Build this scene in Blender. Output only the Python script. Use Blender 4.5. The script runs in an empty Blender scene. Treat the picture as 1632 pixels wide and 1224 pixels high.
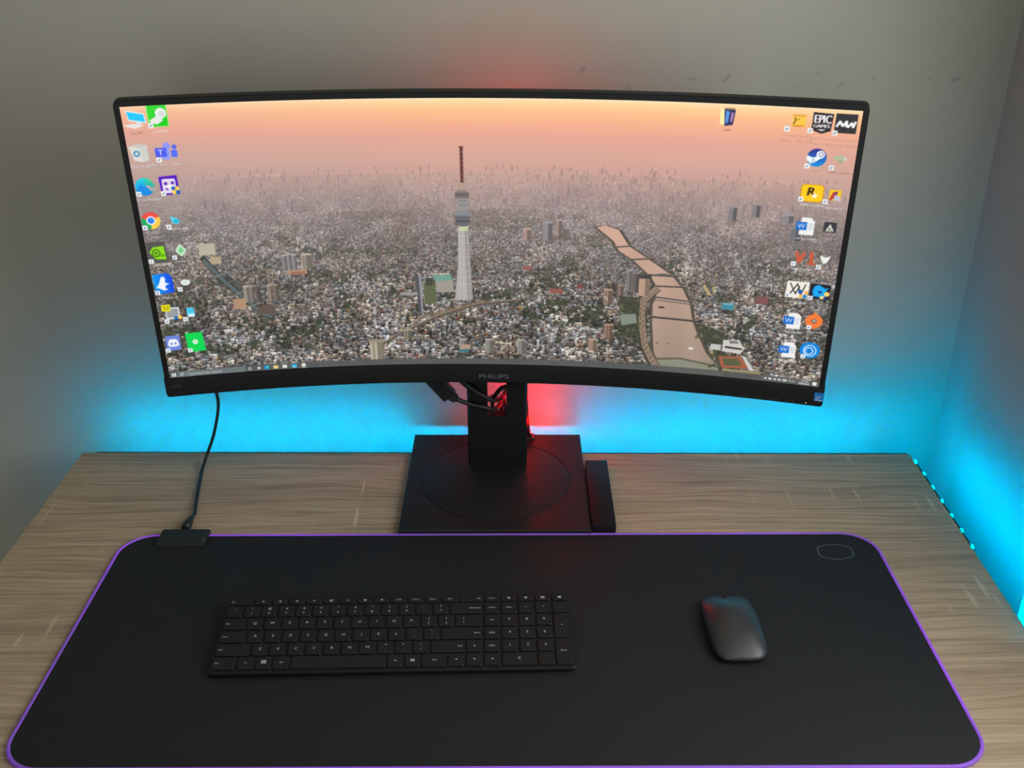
import bpy, bmesh, math, random
import numpy as np
from mathutils import Vector, Matrix

# ------------------------------------------------------------------ camera, world, lights, exposure
scene = bpy.context.scene
COL = scene.collection
DZ = 0.74                                   # height of the desk top above the floor
rad = math.radians

cam_d = bpy.data.cameras.new('camera')
cam = bpy.data.objects.new('camera', cam_d)
COL.objects.link(cam)
cam_d.sensor_fit = 'HORIZONTAL'
cam_d.sensor_width = 36.0
cam_d.lens = 36.0 * 1642.25 / 1632.0
cam_d.clip_start = 0.02
cam.location = (0.01506, 0.0, DZ + 0.7545)
_yaw, _pitch, _roll = -0.0084, 0.4627, -0.0024
_f = Vector((math.sin(_yaw) * math.cos(_pitch), math.cos(_yaw) * math.cos(_pitch), -math.sin(_pitch)))
_r = Vector((math.cos(_yaw), -math.sin(_yaw), 0))
_u = _r.cross(_f)
_r2 = _r * math.cos(_roll) + _u * math.sin(_roll)
_u2 = _u * math.cos(_roll) - _r * math.sin(_roll)
cam.matrix_world = Matrix(((_r2.x, _u2.x, -_f.x, cam.location.x), (_r2.y, _u2.y, -_f.y, cam.location.y),
                           (_r2.z, _u2.z, -_f.z, cam.location.z), (0, 0, 0, 1)))
scene.camera = cam

world = bpy.data.worlds.new('world')
scene.world = world
world.use_nodes = True
world.node_tree.nodes['Background'].inputs[0].default_value = (0.62, 0.74, 0.9, 1)
world.node_tree.nodes['Background'].inputs[1].default_value = 1.0

WIN_Y0, WIN_Y1, WIN_Z0, WIN_Z1 = 0.1, 0.90, 0.80, 2.05
WALL_X = 0.641                              # right wall
WALL_Y = 1.359                              # back wall
DAY_POWER = 14.6
def area_light(name, loc, size, power, colour, direction):
    l = bpy.data.lights.new(name, 'AREA')
    l.shape = 'RECTANGLE'; l.size, l.size_y = size
    l.energy = power; l.color = colour
    o = bpy.data.objects.new(name, l); COL.objects.link(o)
    o.location = loc
    o.rotation_euler = Vector(direction).to_track_quat('-Z', 'Z').to_euler()
    return o
# daylight coming in through the window of the right wall
area_light('window_daylight', (WALL_X + 0.02, (WIN_Y0 + WIN_Y1) / 2, (WIN_Z0 + WIN_Z1) / 2),
           (WIN_Y1 - WIN_Y0, WIN_Z1 - WIN_Z0), DAY_POWER, (0.96, 1.0, 0.97), (-1, 0, 0))
# warm fill light added behind the camera, set in an invented rear wall opening
FILL_X0, FILL_X1, FILL_Z = -0.75, 0.25, 2.05
FILL_POWER = 9.5
area_light('rear_fill_light', ((FILL_X0 + FILL_X1) / 2, -2.33, 1.1), (FILL_X1 - FILL_X0, 1.7), FILL_POWER, (1.0, 0.90, 0.70), (0, 1, 0))

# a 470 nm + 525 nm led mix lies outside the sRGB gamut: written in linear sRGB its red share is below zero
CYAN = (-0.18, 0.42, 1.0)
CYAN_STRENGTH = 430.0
RED = (1.0, 0.0, 0.0)
RED_STRENGTH = 260.0
RED_TAIL_STRENGTH = 400.0
PURPLE = (0.20, 0.035, 0.75)
PURPLE_STRENGTH = 0.40

vs = scene.view_settings
vs.view_transform = 'Standard'
vs.look = 'None'
vs.exposure = 0.0
vs.gamma = 1.0
vs.use_curve_mapping = False
scene.cycles.use_denoising = True
scene.cycles.sample_clamp_indirect = 6.0
scene.cycles.max_bounces = 8
scene.cycles.caustics_reflective = False
scene.cycles.caustics_refractive = False

# ------------------------------------------------------------------ helpers
def lin(c):
    return tuple(((x / 255.0) / 12.92 if x / 255.0 <= 0.04045 else ((x / 255.0 + 0.055) / 1.055) ** 2.4) for x in c)

def new_mat(name, colour=(0.5, 0.5, 0.5), rough=0.5, metal=0.0, spec=0.5, emit=None, emit_s=0.0):
    m = bpy.data.materials.new(name)
    m.use_nodes = True
    b = m.node_tree.nodes['Principled BSDF']
    b.inputs['Base Color'].default_value = (*colour, 1)
    b.inputs['Roughness'].default_value = rough
    b.inputs['Metallic'].default_value = metal
    b.inputs['Specular IOR Level'].default_value = spec
    if emit is not None:
        b.inputs['Emission Color'].default_value = (*emit, 1)
        b.inputs['Emission Strength'].default_value = emit_s
    return m

class NT:
    """small node-tree writer"""
    def __init__(self, m):
        self.t = m.node_tree; self.b = self.t.nodes['Principled BSDF']
    def n(self, kind, **kw):
        nd = self.t.nodes.new(kind)
        for k, v in kw.items():
            if k.startswith('i_'):
                key = k[2:]
                key = int(key) if key.isdigit() else key
                if isinstance(v, bpy.types.NodeSocket): self.t.links.new(v, nd.inputs[key])
                else: nd.inputs[key].default_value = v
            else: setattr(nd, k, v)
        return nd
    def math(self, op, a, b=0.0, clamp=False):
        nd = self.n('ShaderNodeMath', operation=op, use_clamp=clamp)
        for i, v in enumerate((a, b)):
            if isinstance(v, bpy.types.NodeSocket): self.t.links.new(v, nd.inputs[i])
            else: nd.inputs[i].default_value = v
        return nd.outputs[0]
    def mix(self, fac, a, b):
        nd = self.n('ShaderNodeMix', data_type='RGBA')
        for i, v in ((0, fac), (6, a), (7, b)):
            if isinstance(v, bpy.types.NodeSocket): self.t.links.new(v, nd.inputs[i])
            elif i == 0: nd.inputs[0].default_value = v
            else: nd.inputs[i].default_value = (*v, 1)
        return nd.outputs[2]
    def ramp(self, fac, stops):
        nd = self.n('ShaderNodeValToRGB')
        self.t.links.new(fac, nd.inputs[0])
        e = nd.color_ramp.elements
        while len(e) < len(stops): e.new(0.5)
        for el, (p, c) in zip(e, stops):
            el.position = p; el.color = (*c, 1) if len(c) == 3 else c
        return nd.outputs[0]
    def set(self, name, s): self.t.links.new(s, self.b.inputs[name])
    def bump(self, h, strength=0.2, dist=0.001):
        nd = self.n('ShaderNodeBump'); nd.inputs['Strength'].default_value = strength; nd.inputs['Distance'].default_value = dist
        self.t.links.new(h, nd.inputs['Height']); self.t.links.new(nd.outputs[0], self.b.inputs['Normal'])

def build(name, bm, mats, parent=None, loc=None, smooth=False, angle=None):
    me = bpy.data.meshes.new(name)
    bmesh.ops.recalc_face_normals(bm, faces=bm.faces)
    bm.to_mesh(me); bm.free()
    for m in (mats if isinstance(mats, (list, tuple)) else [mats]): me.materials.append(m)
    if smooth:
        me.polygons.foreach_set('use_smooth', [True] * len(me.polygons))
        if angle: me.set_sharp_from_angle(angle=rad(angle))
    o = bpy.data.objects.new(name, me); COL.objects.link(o)
    if parent: o.parent = parent
    if loc: o.location = loc
    return o

def thing(name, label, cat, loc=(0, 0, 0), rz=0.0, group=None):
    o = bpy.data.objects.new(name, None); COL.objects.link(o)
    o.empty_display_size = 0.05
    o.location = loc; o.rotation_euler = (0, 0, rz)
    o['label'] = label; o['category'] = cat
    if group: o['group'] = group
    return o

def structure(o): o['kind'] = 'structure'; return o

def box(bm, x0, x1, y0, y1, z0, z1, mi=0):
    v = [bm.verts.new(c) for c in ((x0, y0, z0), (x1, y0, z0), (x1, y1, z0), (x0, y1, z0), (x0, y0, z1), (x1, y0, z1), (x1, y1, z1), (x0, y1, z1))]
    for q in ((0, 3, 2, 1), (4, 5, 6, 7), (0, 1, 5, 4), (1, 2, 6, 5), (2, 3, 7, 6), (3, 0, 4, 7)):
        bm.faces.new([v[i] for i in q]).material_index = mi
    return v

def bevel_box(bm, x0, x1, y0, y1, z0, z1, w=0.001, seg=2):
    b2 = bmesh.new(); box(b2, x0, x1, y0, y1, z0, z1)
    bmesh.ops.bevel(b2, geom=b2.edges[:] , offset=w, segments=seg, profile=0.5, affect='EDGES')
    me = bpy.data.meshes.new('tmp'); b2.to_mesh(me); b2.free(); bm.from_mesh(me); bpy.data.meshes.remove(me)

def loft(bm, rings, cap0=True, cap1=True, closed=True, mi=0):
    R_ = [[bm.verts.new(p) for p in r] for r in rings]
    n = len(R_[0])
    for a, b in zip(R_, R_[1:]):
        for i in range(n if closed else n - 1):
            j = (i + 1) % n
            bm.faces.new((a[i], a[j], b[j], b[i])).material_index = mi
    if cap0: bm.faces.new(R_[0][::-1]).material_index = mi
    if cap1: bm.faces.new(R_[-1]).material_index = mi
    return R_

def rrect(hx, hy, r, n=8):
    pts = []
    for cx, cy, a0 in ((hx - r, hy - r, 0), (-hx + r, hy - r, 90), (-hx + r, -hy + r, 180), (hx - r, -hy + r, 270)):
        for k in range(n + 1):
            a = rad(a0 + 90 * k / n); pts.append((cx + r * math.cos(a), cy + r * math.sin(a)))
    return pts

def smooth_path(pts, n=10):
    P = [Vector(p) for p in pts]
    P = [P[0] * 2 - P[1]] + P + [P[-1] * 2 - P[-2]]
    out = []
    for i in range(1, len(P) - 2):
        p0, p1, p2, p3 = P[i - 1:i + 3]
        for k in range(n):
            t = k / n
            out.append(0.5 * ((2 * p1) + (p2 - p0) * t + (2 * p0 - 5 * p1 + 4 * p2 - p3) * t * t + (3 * p1 - p0 - 3 * p2 + p3) * t ** 3))
    out.append(P[-2]); return out

def tube(bm, pts, r, n=8, closed=False):
    P = [Vector(p) for p in pts]; rings = []
    up = Vector((0, 0, 1)); prev = None
    for i, p in enumerate(P):
        t = (P[(i + 1) % len(P)] - P[i - 1]) if closed else (P[min(i + 1, len(P) - 1)] - P[max(i - 1, 0)])
        t.normalize()
        if prev is None:
            a = t.cross(up) if abs(t.dot(up)) < 0.95 else t.cross(Vector((1, 0, 0)))
        else:
            a = prev - t * prev.dot(t)
        a.normalize(); prev = a; b = t.cross(a)
        rr = r[i] if isinstance(r, (list, tuple)) else r
        rings.append([p + a * rr * math.cos(2 * math.pi * k / n) + b * rr * math.sin(2 * math.pi * k / n) for k in range(n)])
    if closed: rings.append(rings[0])
    loft(bm, rings, not closed, not closed)

_text_cache = {}
def text_tris(s):
    """triangles of a word in the built-in font, height of a capital = 1, left edge at x = 0; returns tris, width"""
    if s in _text_cache: return _text_cache[s]
    cu = bpy.data.curves.new('t', 'FONT'); cu.body = s; cu.resolution_u = 3
    o = bpy.data.objects.new('t', cu)
    me = bpy.data.meshes.new_from_object(o)
    me.calc_loop_triangles()
    v = np.array([x.co[:2] for x in me.vertices]) if len(me.vertices) else np.zeros((0, 2))
    tr = [tuple(t.vertices) for t in me.loop_triangles]
    bpy.data.objects.remove(o); bpy.data.curves.remove(cu); bpy.data.meshes.remove(me)
    if len(v):
        x0 = v[:, 0].min(); v = (v - [x0, 0]) / 0.69; w = v[:, 0].max()
    else: w = 0
    _text_cache[s] = (v, tr, w); return v, tr, w

def add_text(bm, s, cx, cy, h, z=0.0, align='C', sx=1.0, mi=0, fn=None):
    v, tr, w = text_tris(s)
    k = h
    off = {'C': -w / 2, 'L': 0, 'R': -w}[align]
    vs_ = []
    for p in v:
        x = cx + (p[0] + off) * k * sx; y = cy + (p[1] - 0.5) * k
        vs_.append(bm.verts.new(fn(x, y) if fn else (x, y, z)))
    for t in tr:
        f = bm.faces.new([vs_[i] for i in t]); f.material_index = mi

# ------------------------------------------------------------------ materials
M = {}
def wall_material():
    m = new_mat('painted_wall', (0.5, 0.5, 0.5), 0.6, spec=0.3); t = NT(m)
    geo = t.n('ShaderNodeNewGeometry').outputs['Position']
    nz = t.n('ShaderNodeTexNoise', i_Vector=geo, i_Scale=5.0, i_Detail=4.0).outputs[0]
    col = t.ramp(nz, [(0.3, (0.475, 0.46, 0.395)), (0.7, (0.505, 0.49, 0.422))])
    # scuffs on the paint above the monitor
    warp = t.n('ShaderNodeTexNoise', i_Vector=geo, i_Scale=70.0, i_Detail=2.0).outputs['Color']
    wv = t.n('ShaderNodeVectorMath', operation='MULTIPLY_ADD', i_0=warp, i_1=(0.010, 0.0, 0.010), i_2=geo).outputs[0]
    total = None
    for x, z, rx, rz, ang, s in ((0.0951, 0.5261, .007, .004, 40, .8), (0.1086, 0.5058, .002, .002, 0, .6), (0.1546, 0.5049, .004, .006, 0, .5),
                                 (0.2361, 0.5143, .008, .003, -15, .7), (0.2802, 0.5158, .008, .0026, 45, 1.), (0.3674, 0.5040, .006, .003, 20, .45),
                                 (0.3958, 0.5204, .004, .003, 0, .6), (0.4268, 0.5047, .010, .003, 45, .5), (0.4677, 0.5157, .005, .0026, 50, .6),
                                 (0.5393, 0.5141, .004, .003, 60, .55), (0.5735, 0.5148, .008, .0035, 20, .9), (0.5493, 0.5030, .006, .004, 0, .35), (0.5603, 0.4776, .005, .003, 60, .35),
                                 (-0.0200, 0.1450, .006, .02, 10, .0), (0.4400, 0.0200, .006, .004, 0, .35), (0.3600, 0.0350, .008, .003, 40, .3), (0.5200, 0.0300, .005, .004, 20, .3)):
        sub = t.n('ShaderNodeVectorMath', operation='SUBTRACT', i_0=wv, i_1=(x + .005, 0, DZ + z + .005)).outputs[0]
        rot = t.n('ShaderNodeVectorRotate', rotation_type='Y_AXIS', i_Vector=sub, i_Angle=rad(ang)).outputs[0]
        sc = t.n('ShaderNodeVectorMath', operation='MULTIPLY', i_0=rot, i_1=(1 / rx, 0, 1 / rz)).outputs[0]
        ln = t.n('ShaderNodeVectorMath', operation='LENGTH', i_0=sc).outputs['Value']
        k = t.math('MULTIPLY', t.math('SUBTRACT', 1.15, ln, True), s)
        total = k if total is None else t.math('MAXIMUM', total, k)
    # only on the back wall
    sep = t.n('ShaderNodeSeparateXYZ', i_0=geo).outputs[1]
    total = t.math('MULTIPLY', total, t.math('GREATER_THAN', sep, WALL_Y - 0.01))
    col = t.mix(t.math('MULTIPLY', total, 0.55, True), col, (0.17, 0.18, 0.22))
    t.set('Base Color', col)
    fine = t.n('ShaderNodeTexNoise', i_Vector=geo, i_Scale=160.0, i_Detail=3.0).outputs[0]
    t.bump(fine, 0.06, 0.001)
    return m
M['wall'] = wall_material()
M['ceiling'] = new_mat('ceiling_paint', (0.7, 0.69, 0.66), 0.8)
def floor_material():
    m = new_mat('floor_laminate', (0.2, 0.15, 0.1), 0.5); t = NT(m)
    geo = t.n('ShaderNodeNewGeometry').outputs['Position']
    mp = t.n('ShaderNodeMapping', i_Vector=geo, i_Scale=(1.5, 18, 1)).outputs[0]
    nz = t.n('ShaderNodeTexNoise', i_Vector=mp, i_Scale=3.0, i_Detail=5.0).outputs[0]
    t.set('Base Color', t.ramp(nz, [(0.3, (0.38, 0.33, 0.27)), (0.7, (0.50, 0.44, 0.37))]))
    return m
M['floor'] = floor_material()
def wood_material():
    m = new_mat('grey_oak', (0.572, 0.454, 0.312), 0.42, spec=0.45); t = NT(m)
    co = t.n('ShaderNodeTexCoord').outputs['Object']
    # slow bending of the grain
    big = t.n('ShaderNodeTexNoise', i_Vector=t.n('ShaderNodeMapping', i_Vector=co, i_Scale=(2.6, 9.0, 1.0)).outputs[0], i_Scale=1.0, i_Detail=2.0).outputs[0]
    sep = t.n('ShaderNodeSeparateXYZ', i_0=co)
    y2 = t.math('ADD', sep.outputs[1], t.math('MULTIPLY', big, 0.055))
    gv = t.n('ShaderNodeCombineXYZ', i_0=sep.outputs[0], i_1=y2, i_2=sep.outputs[2]).outputs[0]
    g1 = t.n('ShaderNodeTexNoise', i_Vector=t.n('ShaderNodeMapping', i_Vector=gv, i_Scale=(5.0, 190.0, 1.0)).outputs[0], i_Scale=1.0, i_Detail=6.0, i_Roughness=0.62).outputs[0]
    g2 = t.n('ShaderNodeTexNoise', i_Vector=t.n('ShaderNodeMapping', i_Vector=gv, i_Scale=(14.0, 620.0, 1.0)).outputs[0], i_Scale=1.0, i_Detail=3.0).outputs[0]
    g3 = t.n('ShaderNodeTexNoise', i_Vector=t.n('ShaderNodeMapping', i_Vector=gv, i_Scale=(1.6, 24.0, 1.0)).outputs[0], i_Scale=1.0, i_Detail=2.0).outputs[0]
    c = t.ramp(g1, [(0.28, (0.314, 0.228, 0.147)), (0.5, (0.544, 0.413, 0.277)), (0.72, (0.735, 0.573, 0.398))])
    c = t.mix(t.math('MULTIPLY', t.math('SUBTRACT', g3, 0.5, True), 2.6, True), c, (0.286, 0.211, 0.142))
    c = t.mix(t.math('MULTIPLY', t.math('SUBTRACT', g2, 0.52, True), 2.5, True), c, (0.249, 0.177, 0.114))
    # pale saw marks across the grain, in patches
    sm = t.n('ShaderNodeMapping', i_Vector=co, i_Rotation=(0, 0, rad(24)), i_Scale=(95.0, 9.0, 1.0)).outputs[0]
    s1 = t.n('ShaderNodeTexNoise', i_Vector=sm, i_Scale=1.0, i_Detail=1.0).outputs[0]
    patch = t.n('ShaderNodeTexNoise', i_Vector=t.n('ShaderNodeMapping', i_Vector=co, i_Scale=(4.0, 11.0, 1.0), i_Location=(3.1, 1.7, 0)).outputs[0], i_Scale=1.0, i_Detail=1.0).outputs[0]
    sw = t.math('MULTIPLY', t.math('MULTIPLY', t.math('SUBTRACT', s1, 0.62, True), 9.0, True), t.math('MULTIPLY', t.math('SUBTRACT', patch, 0.52, True), 9.0, True), True)
    c = t.mix(t.math('MULTIPLY', sw, 0.55), c, (0.896, 0.725, 0.525))
    t.set('Base Color', c)
    t.bump(g1, 0.12, 0.0006)
    return m
M['wood'] = wood_material()
def cloth_material():
    m = new_mat('black_cloth', (0.009, 0.0095, 0.0105), 0.66, spec=0.6); t = NT(m)
    co = t.n('ShaderNodeTexCoord').outputs['Object']
    w = t.n('ShaderNodeTexNoise', i_Vector=co, i_Scale=900.0, i_Detail=2.0).outputs[0]
    t.set('Base Color', t.ramp(w, [(0.3, (0.0035, 0.0042, 0.005)), (0.7, (0.006, 0.007, 0.0085))]))
    t.bump(w, 0.25, 0.0004)
    return m
M['cloth'] = cloth_material()
def edge_material():
    m = new_mat('purple_light_edge', (0.25, 0.12, 0.5), 0.5, emit=PURPLE, emit_s=PURPLE_STRENGTH); t = NT(m)
    co = t.n('ShaderNodeTexCoord').outputs['Object']
    n = t.n('ShaderNodeTexNoise', i_Vector=co, i_Scale=420.0, i_Detail=1.0).outputs[0]
    b = t.n('ShaderNodeTexNoise', i_Vector=co, i_Scale=3.3, i_Detail=1.0).outputs[0]
    s = t.math('MULTIPLY', t.math('ADD', t.math('MULTIPLY', n, 1.2), 0.4), t.math('MULTIPLY', t.math('MULTIPLY', t.math('SUBTRACT', b, 0.22, True), 2.9), PURPLE_STRENGTH))
    t.set('Emission Strength', s)
    t.set('Emission Color', t.mix(b, (0.16, 0.03, 0.75), (0.30, 0.04, 0.78)))
    return m
M['edge'] = edge_material()
M['plastic'] = new_mat('black_plastic', (0.012, 0.013, 0.014), 0.42)
def matt_material(name, c, rough, spec, sc=700.0, bs=0.15):
    m = new_mat(name, c, rough, spec=spec); t = NT(m)
    co = t.n('ShaderNodeTexCoord').outputs['Object']
    w = t.n('ShaderNodeTexNoise', i_Vector=co, i_Scale=sc, i_Detail=2.0).outputs[0]
    t.set('Base Color', t.ramp(w, [(0.3, tuple(x * .88 for x in c)), (0.7, tuple(x * 1.12 for x in c))]))
    t.bump(w, bs, 0.0003)
    return m
M['shell'] = matt_material('monitor_shell', (0.005, 0.0062, 0.0072), 0.5, 0.35)
M['base'] = matt_material('stand_base', (0.014, 0.0135, 0.0145), 0.5, 0.45)
M['keycap'] = matt_material('keycap', (0.010, 0.0115, 0.012), 0.5, 0.4)
M['plate'] = matt_material('keyboard_plate', (0.007, 0.008, 0.0085), 0.5, 0.4)
M['legend'] = new_mat('key_legend', lin((200, 206, 206)), 0.6)
M['mouse'] = matt_material('mouse_shell', (0.038, 0.039, 0.040), 0.37, 0.6, 900.0, 0.05)
M['rubber'] = new_mat('cable_rubber', (0.012, 0.012, 0.014), 0.45)
M['module'] = new_mat('module_plastic', (0.014, 0.020, 0.021), 0.45)
M['logo'] = new_mat('logo_grey', lin((112, 116, 120)), 0.5)
M['faint'] = new_mat('faint_print', lin((62, 70, 76)), 0.6)
M['matlogo'] = new_mat('mat_logo_print', lin((112, 122, 128)), 0.7)
M['sticker'] = new_mat('sticker_blue', lin((20, 120, 205)), 0.4)
M['sticker_white'] = new_mat('sticker_print', lin((190, 215, 235)), 0.5)
M['white_led'] = new_mat('power_led', (0.8, 0.8, 0.8), 0.4, emit=(1, 1, 1), emit_s=0.35)
M['red_led'] = new_mat('red_led', (0.5, 0.5, 0.5), 0.5, emit=RED, emit_s=RED_STRENGTH)
M['red_tail'] = new_mat('red_tail_led', (0.5, 0.5, 0.5), 0.5, emit=RED, emit_s=RED_TAIL_STRENGTH)
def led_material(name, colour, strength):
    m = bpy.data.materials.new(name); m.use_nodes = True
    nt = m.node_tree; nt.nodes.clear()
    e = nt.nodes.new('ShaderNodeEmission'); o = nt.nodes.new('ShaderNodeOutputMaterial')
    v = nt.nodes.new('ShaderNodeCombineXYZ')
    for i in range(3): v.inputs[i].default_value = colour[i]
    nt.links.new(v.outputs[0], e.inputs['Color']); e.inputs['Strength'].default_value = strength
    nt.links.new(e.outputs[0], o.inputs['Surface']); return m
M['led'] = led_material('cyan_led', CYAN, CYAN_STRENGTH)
M['tape'] = new_mat('led_tape', (0.03, 0.035, 0.035), 0.5)
M['black_tape'] = new_mat('black_led_tape', (0.02, 0.02, 0.02), 0.5)
M['steel'] = new_mat('grey_metal', (0.3, 0.3, 0.31), 0.4, metal=0.8)
M['white_paint'] = new_mat('white_gloss_paint', (0.72, 0.72, 0.70), 0.35)
def pane_material():
    m = bpy.data.materials.new('window_glass'); m.use_nodes = True; nt = m.node_tree; nt.nodes.clear()
    o = nt.nodes.new('ShaderNodeOutputMaterial'); mx = nt.nodes.new('ShaderNodeMixShader'); fr = nt.nodes.new('ShaderNodeFresnel')
    tr = nt.nodes.new('ShaderNodeBsdfTransparent'); gl = nt.nodes.new('ShaderNodeBsdfGlossy'); gl.inputs['Roughness'].default_value = 0.02
    nt.links.new(fr.outputs[0], mx.inputs[0]); nt.links.new(tr.outputs[0], mx.inputs[1]); nt.links.new(gl.outputs[0], mx.inputs[2]); nt.links.new(mx.outputs[0], o.inputs['Surface'])
    return m
M['glass'] = pane_material()

# ------------------------------------------------------------------ the room
X0, Y0, ZC = -2.3, -2.3, 2.45
bm = bmesh.new(); box(bm, X0 - .1, WALL_X + .15, WALL_Y, WALL_Y + .1, 0, ZC)
structure(build('wall_back', bm, M['wall']))
bm = bmesh.new()
T = 0.15
box(bm, WALL_X, WALL_X + T, WIN_Y1, WALL_Y, 0, ZC); box(bm, WALL_X, WALL_X + T, Y0, WIN_Y0, 0, ZC)
box(bm, WALL_X, WALL_X + T, WIN_Y0, WIN_Y1, 0, WIN_Z0); box(bm, WALL_X, WALL_X + T, WIN_Y0, WIN_Y1, WIN_Z1, ZC)
structure(build('wall_right', bm, M['wall']))
bm = bmesh.new(); box(bm, X0 - .1, X0, Y0, WALL_Y, 0, ZC); structure(build('wall_left', bm, M['wall']))
bm = bmesh.new(); box(bm, X0 - .1, FILL_X0, Y0 - .1, Y0, 0, ZC); box(bm, FILL_X1, WALL_X + .15, Y0 - .1, Y0, 0, ZC); box(bm, FILL_X0, FILL_X1, Y0 - .1, Y0, FILL_Z, ZC)
structure(build('wall_front', bm, M['wall']))
bm = bmesh.new(); box(bm, FILL_X0 - .07, FILL_X0, Y0, Y0 + .015, 0, FILL_Z + .07); box(bm, FILL_X1, FILL_X1 + .07, Y0, Y0 + .015, 0, FILL_Z + .07); box(bm, FILL_X0, FILL_X1, Y0, Y0 + .015, FILL_Z, FILL_Z + .07)
structure(build('fill_frame_1', bm, M['white_paint']))  # unseen frame added around the wall opening of the rear fill light
bm = bmesh.new(); box(bm, X0 - .1, WALL_X + .15, Y0 - .1, WALL_Y + .1, -.1, 0); structure(build('floor', bm, M['floor']))
bm = bmesh.new(); box(bm, X0 - .1, WALL_X + .15, Y0 - .1, WALL_Y + .1, ZC, ZC + .1); structure(build('ceiling', bm, M['ceiling']))
# white boxed ledge along the right wall below the window, its end shows beside the desk
bm = bmesh.new(); bevel_box(bm, 0.5862, WALL_X + .002, WIN_Y0 - .1, 0.944, 0, 0.797, 0.002, 2)
structure(build('trim_1', bm, M['white_paint']))
bm = bmesh.new()
for a in ((WIN_Y0, WIN_Y0 + .05, WIN_Z0, WIN_Z1), (WIN_Y1 - .05, WIN_Y1, WIN_Z0, WIN_Z1), (WIN_Y0 + .05, WIN_Y1 - .05, WIN_Z0, WIN_Z0 + .05), (WIN_Y0 + .05, WIN_Y1 - .05, WIN_Z1 - .05, WIN_Z1)):
    box(bm, WALL_X + .105, WALL_X + .145, *a)
win = structure(build('window_1', bm, M['white_paint']))
bm = bmesh.new(); box(bm, WALL_X + .122, WALL_X + .128, WIN_Y0 + .05, WIN_Y1 - .05, WIN_Z0 + .05, WIN_Z1 - .05)
build('window_pane', bm, M['glass'], win)

# ------------------------------------------------------------------ desk
DX0, DX1, DYB, DYF, DT = -0.619, 0.5775, 1.2888, 0.56, 0.030
desk = thing('desk', 'grey oak desk with pale wood grain standing against the back wall', 'desk', (0, 0, 0))
bm = bmesh.new(); bevel_box(bm, DX0, DX1, DYF, DYB, -DT, 0, 0.0012, 2)
build('tabletop', bm, M['wood'], desk, (0, 0, DZ))
for lx, ly in ((DX0 + .03, DYF + .03), (DX1 - .07, DYF + .03), (DX0 + .03, DYB - .09), (DX1 - .07, DYB - .09)):
    bm = bmesh.new(); bevel_box(bm, lx, lx + .04, ly, ly + .04, 0, DZ - DT, .002, 1)
    build('leg', bm, M['steel'], desk)

# ------------------------------------------------------------------ cyan strip along the back and right desk edges
strip = thing('led_strip', 'cyan led strip along the back edge of the desk lighting the back wall', 'light strip', (0, 0, DZ))
bm = bmesh.new(); box(bm, DX0 + .02, DX1 - .004, DYB + .0002, DYB + .0012, -.0090, .0002)
build('tape', bm, M['tape'], strip)
strip2 = thing('led_strip', 'cyan led strip with bright dots peeking over the right edge of the desk', 'light strip', (0, 0, DZ))
bm = bmesh.new()
def wav(y):                                 # the tape peeks over the edge near the back corner and sags further forward
    k = min(1, max(0, (y - 1.03) / .03))
    return -0.0105 + 0.0066 * k + 0.0003 * math.sin(y * 182)
ys = [0.86 + i * 0.006 for i in range(68)]
rings = []
for y in ys:
    z = wav(y); rings.append([(DX1 + .0002, y, z - .004), (DX1 + .0012, y, z - .004), (DX1 + .0012, y, z + .004), (DX1 + .0002, y, z + .004)])
loft(bm, rings)
build('tape', bm, M['tape'], strip2)
led_me = None
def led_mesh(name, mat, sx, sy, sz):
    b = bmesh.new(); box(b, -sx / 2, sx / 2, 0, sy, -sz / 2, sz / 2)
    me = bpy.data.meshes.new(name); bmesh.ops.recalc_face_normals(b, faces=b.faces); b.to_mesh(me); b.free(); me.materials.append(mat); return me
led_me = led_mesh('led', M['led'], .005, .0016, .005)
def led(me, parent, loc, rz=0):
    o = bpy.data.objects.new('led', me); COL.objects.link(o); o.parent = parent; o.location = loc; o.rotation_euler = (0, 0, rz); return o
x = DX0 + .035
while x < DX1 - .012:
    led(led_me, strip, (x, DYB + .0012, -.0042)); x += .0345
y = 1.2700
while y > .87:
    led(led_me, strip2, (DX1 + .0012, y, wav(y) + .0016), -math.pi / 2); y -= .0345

# ------------------------------------------------------------------ gaming mat
mat_t = thing('desk_mat', 'large black cloth desk mat with a glowing purple edge on the grey desk', 'desk mat', (-0.0094, 0.8914, DZ), 0.0098)
MH = 0.003
out = rrect(0.4685, 0.1885, 0.040, 12)
bm = bmesh.new()
ins = rrect(0.4675, 0.1875, 0.039, 12)
loft(bm, [[(a, b, 0.0002) for a, b in out], [(a, b, MH - .0006) for a, b in out], [(a, b, MH) for a, b in ins]])
build('cloth', bm, M['cloth'], mat_t)
bm = bmesh.new(); tube(bm, [(a, b, .0021) for a, b in rrect(0.4692, 0.1892, 0.0405, 12)], .0021, 8, True)
build('light_edge', bm, M['edge'], mat_t, smooth=True)['label'] = 'glowing purple stitched edge'
hexa = [(395.4, 161.8), (415.9, 166.5), (435.5, 161.6), (437.3, 142.5), (413.6, 132.2), (392.1, 139.5)]
hexa = [(393.5, 160.5), (414.5, 166.5), (436.0, 160.5), (436.0, 140.0), (414.5, 132.5), (392.5, 139.5)]
def round_poly(pts, r=0.25, n=5):
    o = []
    for i, p in enumerate(pts):
        a, b, c = Vector(pts[i - 1]), Vector(p), Vector(pts[(i + 1) % len(pts)])
        s, e = b.lerp(a, r), b.lerp(c, r)
        for k in range(n + 1):
            t = k / n; o.append(tuple(s * (1 - t) ** 2 + b * 2 * t * (1 - t) + e * t * t))
    return o
hp = round_poly(hexa)
cxy = Vector((414.5, 149.5))
bm = bmesh.new()
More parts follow.
